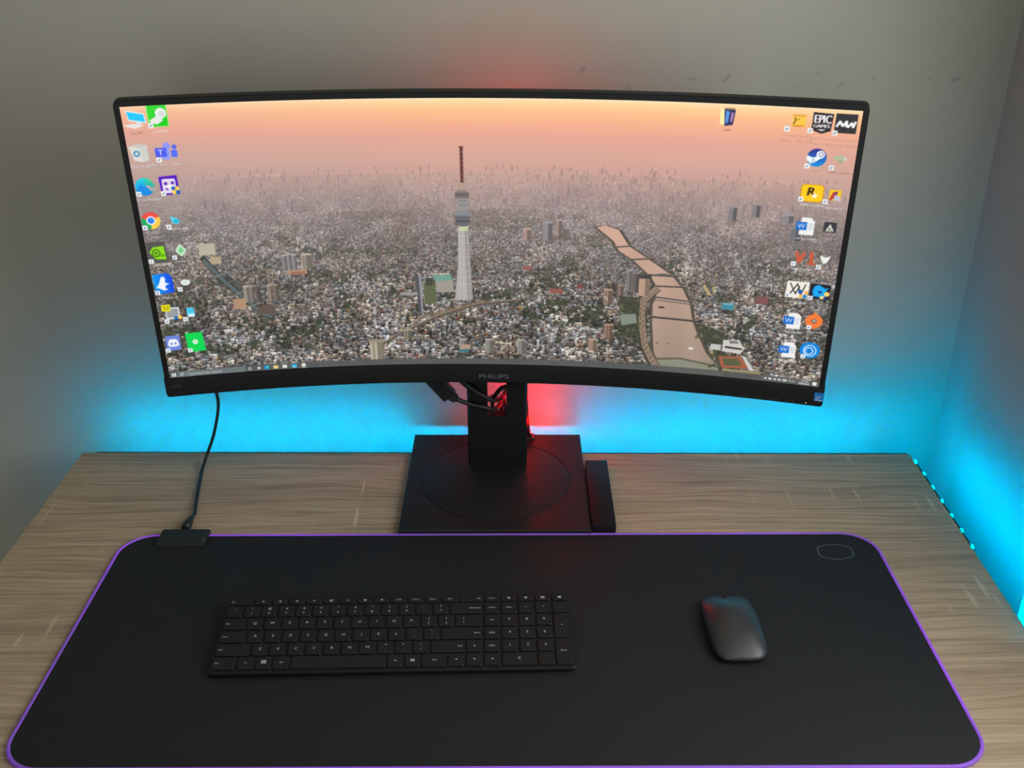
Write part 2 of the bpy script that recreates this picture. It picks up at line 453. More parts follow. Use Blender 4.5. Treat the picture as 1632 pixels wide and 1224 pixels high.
loft(bm, [[(p[0] * 1e-3, p[1] * 1e-3, MH + .00012) for p in hp], [((cxy.x + (p[0] - cxy.x) * .955) * 1e-3, (cxy.y + (p[1] - cxy.y) * .945) * 1e-3, MH + .00012) for p in hp]], False, False)
build('emblem', bm, M['matlogo'], mat_t)['label'] = 'thin grey hexagon outline printed on the corner'
# control module clipped over the back edge
bm = bmesh.new()
def sect(x, k):
    y0, y1 = 0.1660, 0.1960
    return [(x, y0, .0031), (x, y0 + .002, .0060), (x, y0 + .010, .0098 * k + .0031 * (1 - k)), (x, y1 - .003, .0098 * k + .0031 * (1 - k)), (x, y1, .0070), (x, y1, .0005), (x, 0.1912, .0005), (x, 0.1912, .0031)]
loft(bm, [sect(-.4262, .55), sect(-.4235, 1), sect(-.3690, 1), sect(-.3655, .55)])
build('control_box', bm, M['module'], mat_t)['label'] = 'dark teal black control box clipped on the back edge'

# ------------------------------------------------------------------ charging cable of the mat
cable = thing('usb_cable', 'thin black usb cable rising from the desk mat to behind the monitor', 'cable', (-0.410, 1.100, DZ))
def rel(o, pts): return [tuple(Vector(p) - Vector(o)) for p in pts]
O_ = (-0.410, 1.100, 0)
pts = rel(O_, [(-.4088, 1.112, .0065), (-.4085, 1.124, .0050), (-.4145, 1.150, .0030), (-.4230, 1.195, .0026), (-.4295, 1.235, .0040), (-.4265, 1.258, .0170),
               (-.4110, 1.250, .0520), (-.3945, 1.232, .0980), (-.3868, 1.215, .1300), (-.3900, 1.203, .1650), (-.398, 1.190, .215), (-.398, 1.165, .24)])
bm = bmesh.new(); tube(bm, smooth_path(pts, 8), .0023, 8)
build('cord', bm, M['rubber'], cable, smooth=True)
bm = bmesh.new()
pl = rel(O_, [(-.4100, 1.0885, .0062), (-.4097, 1.096, .0062), (-.4090, 1.1015, .0062), (-.4088, 1.106, .0065), (-.4086, 1.118, .0058)])
tube(bm, pl, [.0056, .0058, .0050, .0040, .0024], 10)
build('plug', bm, M['module'], cable, smooth=True)

# ------------------------------------------------------------------ monitor
mon = thing('monitor', 'wide curved black monitor showing a city at sunset on a square stand', 'monitor', (-0.0184, 1.1699, DZ), -0.0288)
RC, TILT, MZ, MHT = 1.6364, 0.0434, 0.1732, 0.3643
def bend(s, off, z):
    th = s / RC
    x = (RC + off) * math.sin(th); y = -RC + (RC + off) * math.cos(th)
    return (x, y * math.cos(TILT) - z * math.sin(TILT), MZ + y * math.sin(TILT) + z * math.cos(TILT))
NS = 48
def s_list(a, b, n=NS): return [a + (b - a) * i / n for i in range(n + 1)]
# front frame: U of slim bezels on the sides and the top
SA, ZA, ZB = 0.3985, 0.0262, 0.3572
HW = 0.4050
outer = [(-HW, ZA - .002)] + [(-HW, z) for z in s_list(ZA + .02, MHT - .007, 8)] + [(-HW + .001, MHT - .003), (-HW + .004, MHT - .0005)] + [(s, MHT) for s in s_list(-HW + .0075, HW - .0075)] + [(HW - .004, MHT - .0005), (HW - .001, MHT - .003)] + [(HW, z) for z in s_list(MHT - .007, ZA + .02, 8)] + [(HW, ZA - .002)]
inner = [(-SA, ZA - .002)] + [(-SA, z) for z in s_list(ZA + .02, MHT - .009, 8)] + [(-SA, ZB), (-SA, ZB)] + [(s, ZB) for s in s_list(-SA, SA)] + [(SA, ZB), (SA, ZB)] + [(SA, z) for z in s_list(MHT - .009, ZA + .02, 8)] + [(SA, ZA - .002)]
inner = [(a, min(b, ZB)) for a, b in inner]
def inset(ps, d): return [(a - math.copysign(min(d, abs(a)), a) if abs(a) > HW - .004 else a, b - d if b > MHT - .005 else b) for a, b in ps]
bm = bmesh.new()
rows = [[bend(a, .0014, b) for a, b in inner], [bend(a, 0, b) for a, b in inner], [bend(a, 0, b) for a, b in inset(outer, .0008)], [bend(a, .0010, b) for a, b in outer], [bend(a, .0150, b) for a, b in outer]]
loft(bm, rows, False, False, closed=False)
build('bezel', bm, M['shell'], mon, smooth=True, angle=25)
# lower chin, standing proud of the panel
bm = bmesh.new()
top_ = [(s, ZA) for s in s_list(-HW - .0008, HW + .0008)]
bot_ = []
for s in s_list(-HW - .0008, HW + .0008):
    d = HW + .0008 - abs(s); z = 0.0
    if d < .004: z = .004 - math.sqrt(max(0, .004 ** 2 - (.004 - d) ** 2))
    bot_.append((s, z))
ext = s_list(-HW - .0008, -HW + .0032, 6)
xs = sorted(set([round(v, 6) for v in s_list(-HW - .0008, HW + .0008) + ext + [-e for e in ext]]))
def zb(s):
    d = HW + .0008 - abs(s)
    return .004 - math.sqrt(max(0, .004 ** 2 - (.004 - d) ** 2)) if d < .004 else 0.0
prof = lambda s: [bend(s, .0150, ZA - .0005), bend(s, .0012, ZA - .0005), bend(s, -.0012, ZA - .0022), bend(s, -.0014, ZA - .0034), bend(s, -.0014, zb(s) + .0012), bend(s, -.0004, zb(s)), bend(s, .0150, zb(s))]
loft(bm, [prof(s) for s in xs])
chin = build('chin', bm, M['shell'], mon, smooth=True, angle=25)
bm = bmesh.new(); add_text(bm, 'PHILIPS', .0010, .0096, .0056, align='C', sx=1.52 * .97, fn=lambda x, y: bend(x, -.00155, y))
build('logo', bm, M['logo'], chin)['label'] = 'grey maker name in capital letters'
bm = bmesh.new(); add_text(bm, '346B', -.3995, .0150, .0034, align='L', sx=1.3, fn=lambda x, y: bend(x, -.00155, y))
build('model_print', bm, M['faint'], chin)
bm = bmesh.new()
for sx_ in (.293, .312, .3294, .3475, .3661):
    for k, w_ in ((-.0045, .0022), (-.001, .002), (.003, .0024)):
        q = [bm.verts.new(bend(sx_ + a, -.00155, .0035 + b)) for a, b in ((k, -.0008), (k + w_, -.0008), (k + w_, .0007), (k, .0007))]; bm.faces.new(q)
build('button_marks', bm, M['faint'], chin)
bm = bmesh.new(); q = [bm.verts.new(bend(.3861 + a, -.0016, .0036 + b)) for a, b in ((-.0007, -.0007), (.0007, -.0007), (.0007, .0007), (-.0007, .0007))]; bm.faces.new(q)
build('power_light', bm, M['white_led'], chin)
bm = bmesh.new()
def prism_q(a0, a1, b0, b1, o0, o1, mi):
    p = [[bm.verts.new(bend(a, o, b)) for a, b in ((a0, b0), (a1, b0), (a1, b1), (a0, b1))] for o in (o0, o1)]
    bm.faces.new(p[0]).material_index = mi
    for i in range(4): bm.faces.new((p[0][i], p[0][(i + 1) % 4], p[1][(i + 1) % 4], p[1][i])).material_index = mi
prism_q(.3948, .4056, .0080, .0196, -.0017, -.0014, 0)
prism_q(.3958, .4046, .0090, .0100, -.00175, -.0017, 1)
prism_q(.3965, .4030, .0135, .0143, -.00175, -.0017, 1)
prism_q(.3972, .4012, .0112, .0118, -.00175, -.0017, 1)
build('sticker', bm, [M['sticker'], M['sticker_white']], chin)['label'] = 'small blue sticker on the right end'
# back of the housing
bm = bmesh.new()
def bprof(s):
    d = (HW - .004) - abs(s); k = min(1, d / .03)
    return [bend(s, .0150, .002), bend(s, .0150 + .016 * k, .012), bend(s, .0150 + .022 * k, .18), bend(s, .0150 + .016 * k, MHT - .014), bend(s, .0150, MHT - .002)]
loft(bm, [bprof(s) for s in s_list(-HW + .004, HW - .004, 40)])
build('back_cover', bm, M['shell'], mon, smooth=True, angle=30)
bm = bmesh.new()
hz = [(-.13, .075), (.13, .075), (.13, .30), (-.13, .30)]
loft(bm, [[bend(a, .030, b) for a, b in hz], [bend(a * .9, .050, .19 + (b - .19) * .9) for a, b in hz]])
build('rear_housing', bm, M['shell'], mon)
bm = bmesh.new(); bevel_box(bm, -.038, .038, .045, .082, MZ + .13, MZ + .25, .003, 1)
build('hinge_block', bm, M['shell'], mon)

# --- picture on the screen: painted here, texel by texel, into the colours of the panel's own grid
TW, TH, SS = 1290, 540, 2
SC = TW * SS / 3440.0
rng = np.random.default_rng(7)
H_, W_ = TH * SS, TW * SS
img = np.zeros((H_, W_, 3), np.float32)
def A(c): return np.array(c, np.float32)
def rect(x0, y0, x1, y1, c, a=1.0):
    i0, i1, j0, j1 = int(round(x0 * SC)), int(round(x1 * SC)), int(round(y0 * SC)), int(round(y1 * SC))
    i0 = max(i0, 0); j0 = max(j0, 0)
    if i1 <= i0 or j1 <= j0: return
    r = img[j0:j1, i0:i1]
    r[...] = A(c) if a == 1.0 else r * (1 - a) + A(c) * a
def fill_mask(x0, y0, x1, y1, fn, c, a=1.0):
    i0, i1, j0, j1 = max(0, int(x0 * SC) - 1), min(W_, int(x1 * SC) + 2), max(0, int(y0 * SC) - 1), min(H_, int(y1 * SC) + 2)
    if i1 <= i0 or j1 <= j0: return
    X, Y = np.meshgrid((np.arange(i0, i1) + .5) / SC, (np.arange(j0, j1) + .5) / SC)
    m = fn(X, Y)
    r = img[j0:j1, i0:i1]
    col = c(X, Y)[m] if callable(c) else A(c)
    r[m] = r[m] * (1 - a) + col * a
def poly(pts, c, a=1.0):
    P = np.array(pts, float)
    def inside(X, Y):
        m = np.zeros(X.shape, bool); n = len(P); j = n - 1
        for i in range(n):
            xi, yi, xj, yj = *P[i], *P[j]
            if yi != yj:
                m ^= ((yi > Y) != (yj > Y)) & (X < (xj - xi) * (Y - yi) / (yj - yi) + xi)
            j = i
        return m
    fill_mask(P[:, 0].min(), P[:, 1].min(), P[:, 0].max(), P[:, 1].max(), inside, c, a)
def ell(cx, cy, rx, ry, c, a=1.0, fn=None):
    fill_mask(cx - rx, cy - ry, cx + rx, cy + ry, lambda X, Y: (((X - cx) / rx) ** 2 + ((Y - cy) / ry) ** 2 < 1) & (fn(X, Y) if fn else True), c, a)
def ring(cx, cy, r1, r0, c, a=1.0, fn=None):
    ell(cx, cy, r1, r1, c, a, lambda X, Y: ((X - cx) ** 2 + (Y - cy) ** 2 > r0 * r0) & (fn(X, Y) if fn else True))
def rrect_p(x0, y0, x1, y1, r, c, a=1.0):
    hx, hy, cx, cy = (x1 - x0) / 2, (y1 - y0) / 2, (x0 + x1) / 2, (y0 + y1) / 2
    fill_mask(x0, y0, x1, y1, lambda X, Y: np.hypot(np.maximum(np.abs(X - cx) - hx + r, 0), np.maximum(np.abs(Y - cy) - hy + r, 0)) < r, c, a)
def line(pts, w, c, a=1.0):
    for (xa, ya), (xb, yb) in zip(pts, pts[1:]):
        L = math.hypot(xb - xa, yb - ya) + 1e-6; ux, uy = (xb - xa) / L, (yb - ya) / L
        nx, ny = -uy * w / 2, ux * w / 2; ex, ey = ux * w * .2, uy * w * .2
        poly([(xa + nx - ex, ya + ny - ey), (xb + nx + ex, yb + ny + ey), (xb - nx + ex, yb - ny + ey), (xa - nx - ex, ya - ny - ey)], c, a)
def write(s, cx, cy, h, c, align='C', sx=1.0, a=1.0, shear=0.0):
    v, tr, w = text_tris(s)
    off = {'C': -w / 2, 'L': 0, 'R': -w}[align]
    for t in tr:
        poly([(cx + (v[i][0] + off) * h * sx + shear * v[i][1] * h, cy - (v[i][1] - .5) * h) for i in t], c, a)
def vnoise(nx, ny, seed):
    g = np.random.default_rng(seed).random((ny + 2, nx + 2)).astype(np.float32)
    X = np.linspace(0, nx, W_, endpoint=False); Y = np.linspace(0, ny, H_, endpoint=False)
    xi, yi = X.astype(int), Y.astype(int); fx, fy = (X - xi)[None, :], (Y - yi)[:, None]
    fx = fx * fx * (3 - 2 * fx); fy = fy * fy * (3 - 2 * fy)
    a = g[yi][:, xi]; b = g[yi][:, xi + 1]; c = g[yi + 1][:, xi]; d = g[yi + 1][:, xi + 1]
    return (a * (1 - fx) + b * fx) * (1 - fy) + (c * (1 - fx) + d * fx) * fy

# sky and haze
vv = (np.arange(H_) + .5) / SC
stops = [0, 10, 30, 70, 130, 180, 240, 300, 350, 420, 520, 640, 800, 1000, 1440]
colsC = [(255, 236, 205), (255, 222, 170), (254, 208, 150), (252, 190, 140), (244, 174, 142), (232, 168, 147), (222, 167, 150), (214, 166, 151), (206, 162, 150), (202, 166, 156), (184, 158, 154), (166, 147, 146), (146, 132, 130), (118, 109, 102), (100, 94, 86)]
colsE = [(255, 216, 184), (250, 200, 160), (246, 186, 150), (238, 174, 147), (226, 166, 148), (214, 166, 152), (202, 165, 154), (194, 162, 153), (184, 157, 151), (184, 160, 155), (168, 151, 151), (154, 141, 142), (136, 128, 127), (112, 106, 102), (98, 95, 88)]
base_c = np.stack([np.interp(vv, stops, [c[k] for c in colsC]) for k in range(3)], -1)
base_e = np.stack([np.interp(vv, stops, [c[k] for c in colsE]) for k in range(3)], -1)
uu = (np.arange(W_) + .5) / SC
# how far each column is from the sunset's warm middle
wx = np.clip(np.interp(uu, [0, 700, 1500, 2600, 3440], [1.0, .45, 0, 0, .25]), 0, 1)[None, :, None]
img[:] = base_c[:, None, :] * (1 - wx) + base_e[:, None, :] * wx
hazec = img.copy()
# far plain: long thin streaks and points growing out of the haze
st = vnoise(90, 420, 3) * .6 + vnoise(240, 800, 4) * .4 - .5
sp = rng.random((H_, W_)).astype(np.float32) - .5
sp2 = vnoise(1200, 500, 6) - .5
amt = np.interp(vv, [300, 350, 430, 520, 640], [0, .2, .45, .6, .7])[:, None]
img += ((st * 46 + sp * 40 + sp2 * 60) * amt)[..., None] * A((1, .96, .95))
# bright water and river lines on the far plain
for pts, w, c, a in (([(150, 418), (420, 388), (690, 366)], 7, (214, 180, 168), .75), ([(250, 425), (560, 397)], 4, (150, 135, 138), .5),
                     ([(1690, 402), (1850, 420), (1975, 444), (1880, 462), (1770, 478)], 13, (236, 178, 152), .75), ([(1250, 395), (1700, 400)], 5, (226, 172, 156), .6),
                     ([(1280, 455), (1560, 452)], 6, (228, 178, 160), .5), ([(2500, 380), (2900, 372)], 4, (206, 164, 152), .4), ([(900, 440), (1200, 436)], 5, (214, 172, 160), .4), ([(1990, 560), (2120, 556)], 6, (200, 165, 150), .5)):
    line(pts, w, c, a)
# the city: rows of small blocks growing towards the viewer
pal = [(166, 158, 152), (144, 139, 136), (190, 184, 176), (122, 115, 111), (158, 144, 134), (136, 122, 115), (206, 200, 192), (104, 101, 99), (130, 132, 138), (170, 155, 140), (146, 122, 112), (90, 86, 82), (158, 158, 164), (222, 216, 207), (112, 98, 92)]
pal = np.array(pal, np.float32)
green = vnoise(26, 22, 11) * .6 + vnoise(90, 60, 12) * .4
big = vnoise(46, 20, 21)
dist = vnoise(60, 34, 31) * .55 + vnoise(18, 10, 32) * .45
warm = vnoise(30, 16, 33)
v = 372.0
dark = A((44, 43, 41))
while v < 1475:
    s = .0235 * (v - 225)
    hz_ = float(np.clip(1 - (v - 300) / 900, 0, 1)) ** 1.5
    hz_ = min(.93, hz_ * 1.02)
    u = -s * rng.random()
    jrow = min(H_ - 1, int(v * SC))
    while u < 3440:
        w = s * rng.uniform(.32, .85); h = s * rng.uniform(.35, 1.05)
        i = min(W_ - 1, max(0, int(u * SC)))
        q = big[jrow, i]
        if rng.random() < .05 * (q > .55) + .012: h *= rng.uniform(1.5, 2.4)
        hc = hazec[jrow, i]
        vj = v + rng.uniform(-.5, .5) * s
        g = green[jrow, i]
        if g > .62 and v > 560 and rng.random() < .8:
            c = A((64, 68, 56)) * rng.uniform(.7, 1.35)
            c = c * (1 - hz_) + hc * hz_
            ell(u + w / 2, vj - h * .3, w * .62, h * .5, c)
        else:
            c = pal[rng.integers(len(pal))] * rng.uniform(.80, 1.10) * (.62 + .76 * dist[jrow, i]) * (1 + (warm[jrow, i] - .5) * A((.08, .01, -.08)))
            if rng.random() < .03: c = A(((150, 92, 78), (156, 116, 88), (100, 122, 128), (176, 152, 110), (94, 110, 98))[rng.integers(5)])
            if rng.random() < .03: w *= 1.9
            hz = lambda q_: q_ * (1 - hz_) + hc * hz_
            x0_, x1_ = u, u + w
            rect(x0_ - s * .10, vj - h * .4, x1_ + s * .24, vj + s * .15, hz(dark), .9)
            k_ = s * rng.uniform(-.22, .22); t_ = s * rng.uniform(.14, .30)
            rect(x0_, vj - h, x1_, vj, hz(c * .82))
            m_ = x0_ + w * rng.uniform(.35, .75)
            if rng.random() < .5: rect(m_, vj - h, x1_, vj, hz(c * .56))
            else: rect(x0_, vj - h, m_, vj, hz(c * .58))
            if s > 9: poly([(x0_, vj - h), (x1_, vj - h + k_ * .3), (x1_ + k_, vj - h - t_), (x0_ + k_, vj - h - t_)], hz(c * 1.14))
            else: rect(x0_, vj - h - t_ * .6, x1_, vj - h + t_ * .3, hz(c * 1.12))
        u += w * rng.uniform(.85, 1.2)
    v += s * .40
# far towers in the haze
for _ in range(620):
    v = rng.uniform(345, 560); u = rng.uniform(300, 3440) if rng.random() < .6 else rng.normal(2350, 420)
    if not 0 < u < 3420: continue
    k = (v - 290) / 270
    h = rng.uniform(14, 52) * (.45 + .5 * k); w = rng.uniform(7, 17) * (.5 + .5 * k)
    i, j = min(W_ - 1, int(u * SC)), int(v * SC)
    d = hazec[j, i] * rng.uniform(.84, .95) + A((-6, -3, 2))
    rect(u, v - h, u + w * .6, v, d * 1.04, .8); rect(u + w * .6, v - h, u + w, v, d * .9, .75)
for _ in range(520):
    v = rng.uniform(360, 640); u = rng.uniform(100, 3400); k = (v - 290) / 270
    rect(u, v, u + rng.uniform(5, 16), v + rng.uniform(2, 5), (246, 214, 190), .45)
# streets that run back into the distance
for _ in range(26):
    va = rng.uniform(620, 1100); ua = rng.uniform(200, 3300); vb = min(1440, va + rng.uniform(120, 330)); sl = rng.uniform(-1.6, 1.6)
    n_ = 8; P_ = [(ua + sl * (vb - va) * k / n_, va + (vb - va) * k / n_) for k in range(n_ + 1)]
    for p_, q_ in zip(P_, P_[1:]):
        if rng.random() < .75: line([p_, q_], .0075 * (p_[1] - 225), (92, 86, 82) if sl > 0 else (70, 70, 64), .5)
np.clip(img, 0, 255, out=img)
# railway, canals, roads
line([(1058, 1356), (1232, 1247), (1437, 1148), (1638, 1082), (1869, 1053)], 17, (92, 84, 76)); line([(1058, 1350), (1232, 1241), (1437, 1142), (1638, 1077), (1869, 1048)], 5, (176, 160, 142), .8)
line([(1330, 1160), (1500, 1110), (1700, 1060)], 26, (120, 98, 74), .45)
line([(262, 775), (357, 915), (439, 1009), (522, 1105), (572, 1132)], 30, (62, 64, 58)); line([(266, 787), (357, 915), (439, 1009), (522, 1105), (566, 1124)], 19, (92, 104, 106))
for a_ in ((330, 875), (415, 980), (480, 1052)): line([(a_[0] - 22, a_[1] + 8), (a_[0] + 30, a_[1] - 10)], 6, (140, 132, 122))
# the wide river on the right, its embankments, bridges and boats
left = [(2250, 640), (2285, 668), (2339, 711), (2367, 761), (2445, 812), (2536, 895), (2575, 958), (2568, 1010), (2555, 1048), (2558, 1156), (2576, 1322), (2625, 1440)]
right = [(2935, 1440), (2900, 1365), (2850, 1310), (2815, 1240), (2790, 1190), (2764, 1130), (2742, 1030), (2700, 950), (2640, 880), (2512, 795), (2418, 735), (2362, 650), (2300, 630)]
poly([(x - 14, y) for x, y in left] + [(x + 16, y) for x, y in right], (84, 78, 68))
def water(X, Y):
    t = np.clip((Y - 640) / 760, 0, 1)[..., None]
    c = A((208, 168, 148)) * (1 - t) + A((160, 141, 126)) * t
    return c + (np.sin(X * .11 + Y * .5) * 2 + np.sin(X * .03) * 3)[..., None]
poly(left + right, water)
poly([(2585, 1362), (2900, 1362), (2960, 1440), (2620, 1440)], (140, 140, 124)); line([(2570, 1366), (2720, 1352), (2900, 1380), (2960, 1400)], 9, (92, 88, 68))
for a_, b_, w_ in (((2335, 744), (2425, 733), 7), ((2430, 806), (2530, 796), 8), ((2525, 885), (2670, 884), 10), ((2560, 945), (2715, 941), 9), ((2563, 1006), (2750, 1020), 8), ((2563, 1022), (2750, 1034), 5), ((2545, 1120), (2790, 1128), 12)):
    line([a_, b_], w_, (72, 68, 66)); line([(a_[0], a_[1] - w_ * .5), (b_[0], b_[1] - w_ * .5)], 3, (168, 150, 138), .8)
poly([(2548, 884), (2580, 873), (2612, 872), (2648, 883)], (92, 92, 94), .8)
ell(2600, 1062, 17, 6, (74, 62, 52)); ell(2768, 1288, 13, 8, (226, 214, 200)); ell(2590, 1270, 5, 6, (110, 92, 80)); ell(2650, 1268, 5, 4, (110, 92, 80))
road = [(2572, 958), (2540, 990), (2508, 1026), (2500, 1106), (2512, 1200), (2530, 1290), (2568, 1368), (2615, 1440)]
line([(x - 6, y) for x, y in road], 52, (70, 68, 58)); line(road, 34, (148, 126, 108)); line([(x - 7, y) for x, y in road], 4, (92, 80, 70)); line([(x + 8, y) for x, y in road], 4, (96, 82, 72))
for (xa, ya), (xb, yb) in zip(road, road[1:]):
    for k in range(6):
        t = (k + .5) / 6; x_, y_ = xa + (xb - xa) * t, ya + (yb - ya) * t
        rect(x_ - 12 + 18 * (k % 2), y_, x_ - 7 + 18 * (k % 2), y_ + 5, (206, 190, 176))
def park(pts): 
    poly(pts, (70, 72, 58)); 
    xs_ = [p[0] for p in pts]; ys_ = [p[1] for p in pts]
    for _ in range(int((max(xs_) - min(xs_)) * (max(ys_) - min(ys_)) / 420)):
        ell(rng.uniform(min(xs_), max(xs_)), rng.uniform(min(ys_), max(ys_)), 9, 7, A((78, 80, 62)) * rng.uniform(.6, 1.4), .8)
park([(2380, 1010), (2490, 1020), (2488, 1120), (2400, 1110)]); park([(2380, 1160), (2490, 1150), (2500, 1250), (2380, 1240)]); park([(2790, 1140), (2930, 1180), (2960, 1250), (2840, 1250)]); park([(2870, 1260), (2950, 1300), (2990, 1410), (2930, 1410)]); park([(2000, 1044), (2120, 1050), (2110, 1080), (2000, 1078)])
poly([(2390, 1120), (2470, 1108), (2480, 1160), (2400, 1180)], (132, 140, 130))
# landmark buildings
def tower(x0, y0, x1, y1, c, c2=None, stripes=0):
    g_ = sum(c) / 3; c = A([x * .62 + g_ * .38 for x in c]) * .97; c2 = None
    rect(x0, y0, x1, y1, c); rect(x0 + (x1 - x0) * .55, y0, x1, y1, c2 or A(c) * .72); rect(x0, y0 - 6, x1, y0 + 4, A(c) * 1.15)
    for k in range(stripes):
        x_ = x0 + (x1 - x0) * (k + .5) / stripes; rect(x_, y0 + 6, x_ + (x1 - x0) * .18 / 1, y1, A(c) * .6, .5)
tower(2412, 866, 2440, 975, (146, 138, 136), stripes=3); tower(2440, 880, 2478, 990, (128, 112, 104), stripes=3); tower(2478, 905, 2534, 1005, (206, 158, 122), (190, 142, 108)); rect(2474, 885, 2540, 908, (70, 66, 66))
tower(2300, 980, 2345, 1060, (172, 130, 108), stripes=3); tower(2370, 950, 2400, 1010, (150, 112, 100)); tower(2230, 1270, 2275, 1340, (176, 136, 110)); tower(2310, 1180, 2360, 1260, (170, 120, 96), stripes=2)
for x_, y_, w_, h_ in ((650, 786, 26, 82), (676, 780, 24, 90), (702, 784, 24, 86)): tower(x_, y_, x_ + w_, y_ + h_, (156, 150, 150), stripes=2)
tower(748, 786, 800, 866, (178, 160, 138), stripes=4); rect(670, 866, 770, 890, (176, 142, 120)); rect(690, 876, 760, 892, (160, 112, 86))
for k, x_ in enumerate((440, 468, 498, 560, 590)): tower(x_, 946, x_ + 26, 1034 + 4 * (k % 2), ((176, 158, 140), (150, 132, 120), (120, 100, 90), (170, 140, 118), (140, 120, 108))[k], stripes=2)
rect(500, 1060, 590, 1110, (98, 84, 76)); rect(380, 1010, 445, 1070, (176, 140, 114)); rect(250, 700, 330, 760, (186, 176, 156)); rect(300, 772, 352, 812, (180, 160, 132))
tower(1062, 1296, 1134, 1404, (196, 182, 146), (150, 136, 110), 3); rect(1056, 1284, 1140, 1302, (150, 140, 124)); tower(1246, 1230, 1290, 1290, (150, 142, 112), stripes=3)
for x_ in (1540, 1680, 1850): tower(x_, 1290, x_ + 40, 1370, (160, 152, 144), stripes=2)
tower(1980, 622, 2030, 720, (150, 138, 142)); tower(2044, 610, 2076, 690, (170, 140, 128)); tower(1880, 660, 1920, 720, (186, 142, 126)); tower(3150, 520, 3200, 560, (142, 138, 142)); tower(3196, 586, 3240, 650, (112, 116, 124)); tower(2890, 500, 2930, 570, (136, 128, 130)); tower(3000, 480, 3040, 545, (140, 130, 130))
rect(150, 1040, 190, 1075, (120, 118, 112)); rect(1540, 1350, 1590, 1364, (60, 120, 128)); rect(1548, 1320, 1600, 1348, (176, 150, 128))
poly([(1413, 918), (1508, 912), (1516, 944), (1425, 950)], (112, 158, 142)); poly([(1425, 950), (1516, 944), (1522, 1010), (1430, 1015)], (160, 152, 142)); rect(1365, 960, 1425, 1080, (96, 104, 72)); rect(1375, 930, 1412, 975, (70, 74, 66))
poly([(1322, 912), (1352, 914), (1356, 1140), (1334, 1150)], (84, 84, 90)); poly([(1340, 914), (1352, 914), (1356, 1140), (1348, 1145)], (150, 150, 156)); rect(1240, 1010, 1330, 1030, (150, 148, 146))
rect(2020, 985, 2090, 1010, (150, 88, 78)); rect(1880, 862, 1930, 884, (144, 92, 86)); rect(2160, 955, 2190, 980, (128, 76, 70)); rect(1400, 905, 1500, 912, (190, 180, 172))
poly([(2798, 925), (2810, 921), (2846, 974), (2834, 980)], (190, 170, 110)); rect(2850, 925, 2862, 960, (176, 160, 104)); rect(2905, 1020, 2965, 1048, (66, 140, 158)); rect(2905, 1012, 2960, 1022, (110, 178, 190)); rect(3070, 960, 3130, 1000, (128, 84, 80))
poly([(2930, 1222), (3010, 1216), (3040, 1262), (3025, 1296), (2930, 1288)], (206, 202, 196)); poly([(2942, 1256), (3030, 1262), (3026, 1272), (2942, 1268)], (66, 52, 50)); poly([(2960, 1224), (3000, 1222), (3012, 1236), (2965, 1240)], (120, 118, 116)); rect(2868, 1252, 2920, 1284, (192, 196, 190))
poly([(2912, 1318), (3030, 1310), (3072, 1376), (2936, 1386)], (166, 96, 70)); poly([(2932, 1330), (3016, 1324), (3040, 1364), (2950, 1372)], (92, 94, 68)); poly([(3034, 1310), (3050, 1308), (3104, 1386), (3080, 1388)], (206, 204, 200)); rect(2940, 1388, 3140, 1404, (150, 140, 104))
for _ in range(40):
    ell(rng.uniform(2120, 2380), rng.uniform(1020, 1380), rng.uniform(4, 9), 4, (214, 206, 196), .8)
# the tall broadcasting tower
poly([(1552, 648), (1606, 648), (1612, 860), (1620, 1058), (1524, 1058), (1546, 860)], (176, 170, 168))
poly([(1586, 648), (1606, 648), (1612, 860), (1620, 1058), (1592, 1058), (1588, 860)], (150, 144, 144))
for k in range(9): rect(1546 - k * 1.6 - 2, 700 + k * 38, 1608 + k * 1.2, 703 + k * 38, (206, 200, 196), .5)
for x_ in (1560, 1574, 1598): line([(x_, 660), (x_ + (x_ - 1578) * .4, 1055)], 3, (212, 206, 200), .6)
rect(1556, 645, 1602, 672, (198, 206, 166))
poly([(1534, 590), (1618, 590), (1606, 642), (1592, 650), (1564, 650), (1548, 642)], (104, 104, 108)); rect(1542, 618, 1614, 624, (66, 64, 66)); poly([(1546, 560), (1606, 560), (1618, 592), (1534, 592)], (134, 136, 140))
poly([(1556, 500), (1602, 500), (1606, 565), (1550, 565)], (150, 146, 144)); rect(1560, 510, 1598, 514, (118, 116, 116)); rect(1558, 535, 1600, 539, (120, 116, 116))
rect(1540, 468, 1612, 500, (118, 108, 108)); rect(1548, 480, 1608, 484, (76, 70, 72)); rect(1552, 455, 1600, 470, (140, 126, 122))
rect(1562, 415, 1596, 458, (178, 152, 138)); rect(1571, 238, 1586, 418, (98, 54, 50))
for k in range(7): rect(1570, 262 + k * 23, 1587, 266 + k * 23, (150, 110, 100), .7)
rect(1566, 236, 1590, 243, (104, 56, 54))
# short strokes standing for unreadable captions
def smudge(cx, y, w, c=(226, 224, 220), a=.6):
    x = cx - w / 2                          # a caption too small to be read in the photograph
    while x < cx + w / 2:
        d = 5 + (int(x * 7) % 9); rect(x, y - 5 + (int(x * 3) % 4), x + d, y + 5, c, a); x += d + 3 + (int(x * 5) % 4)
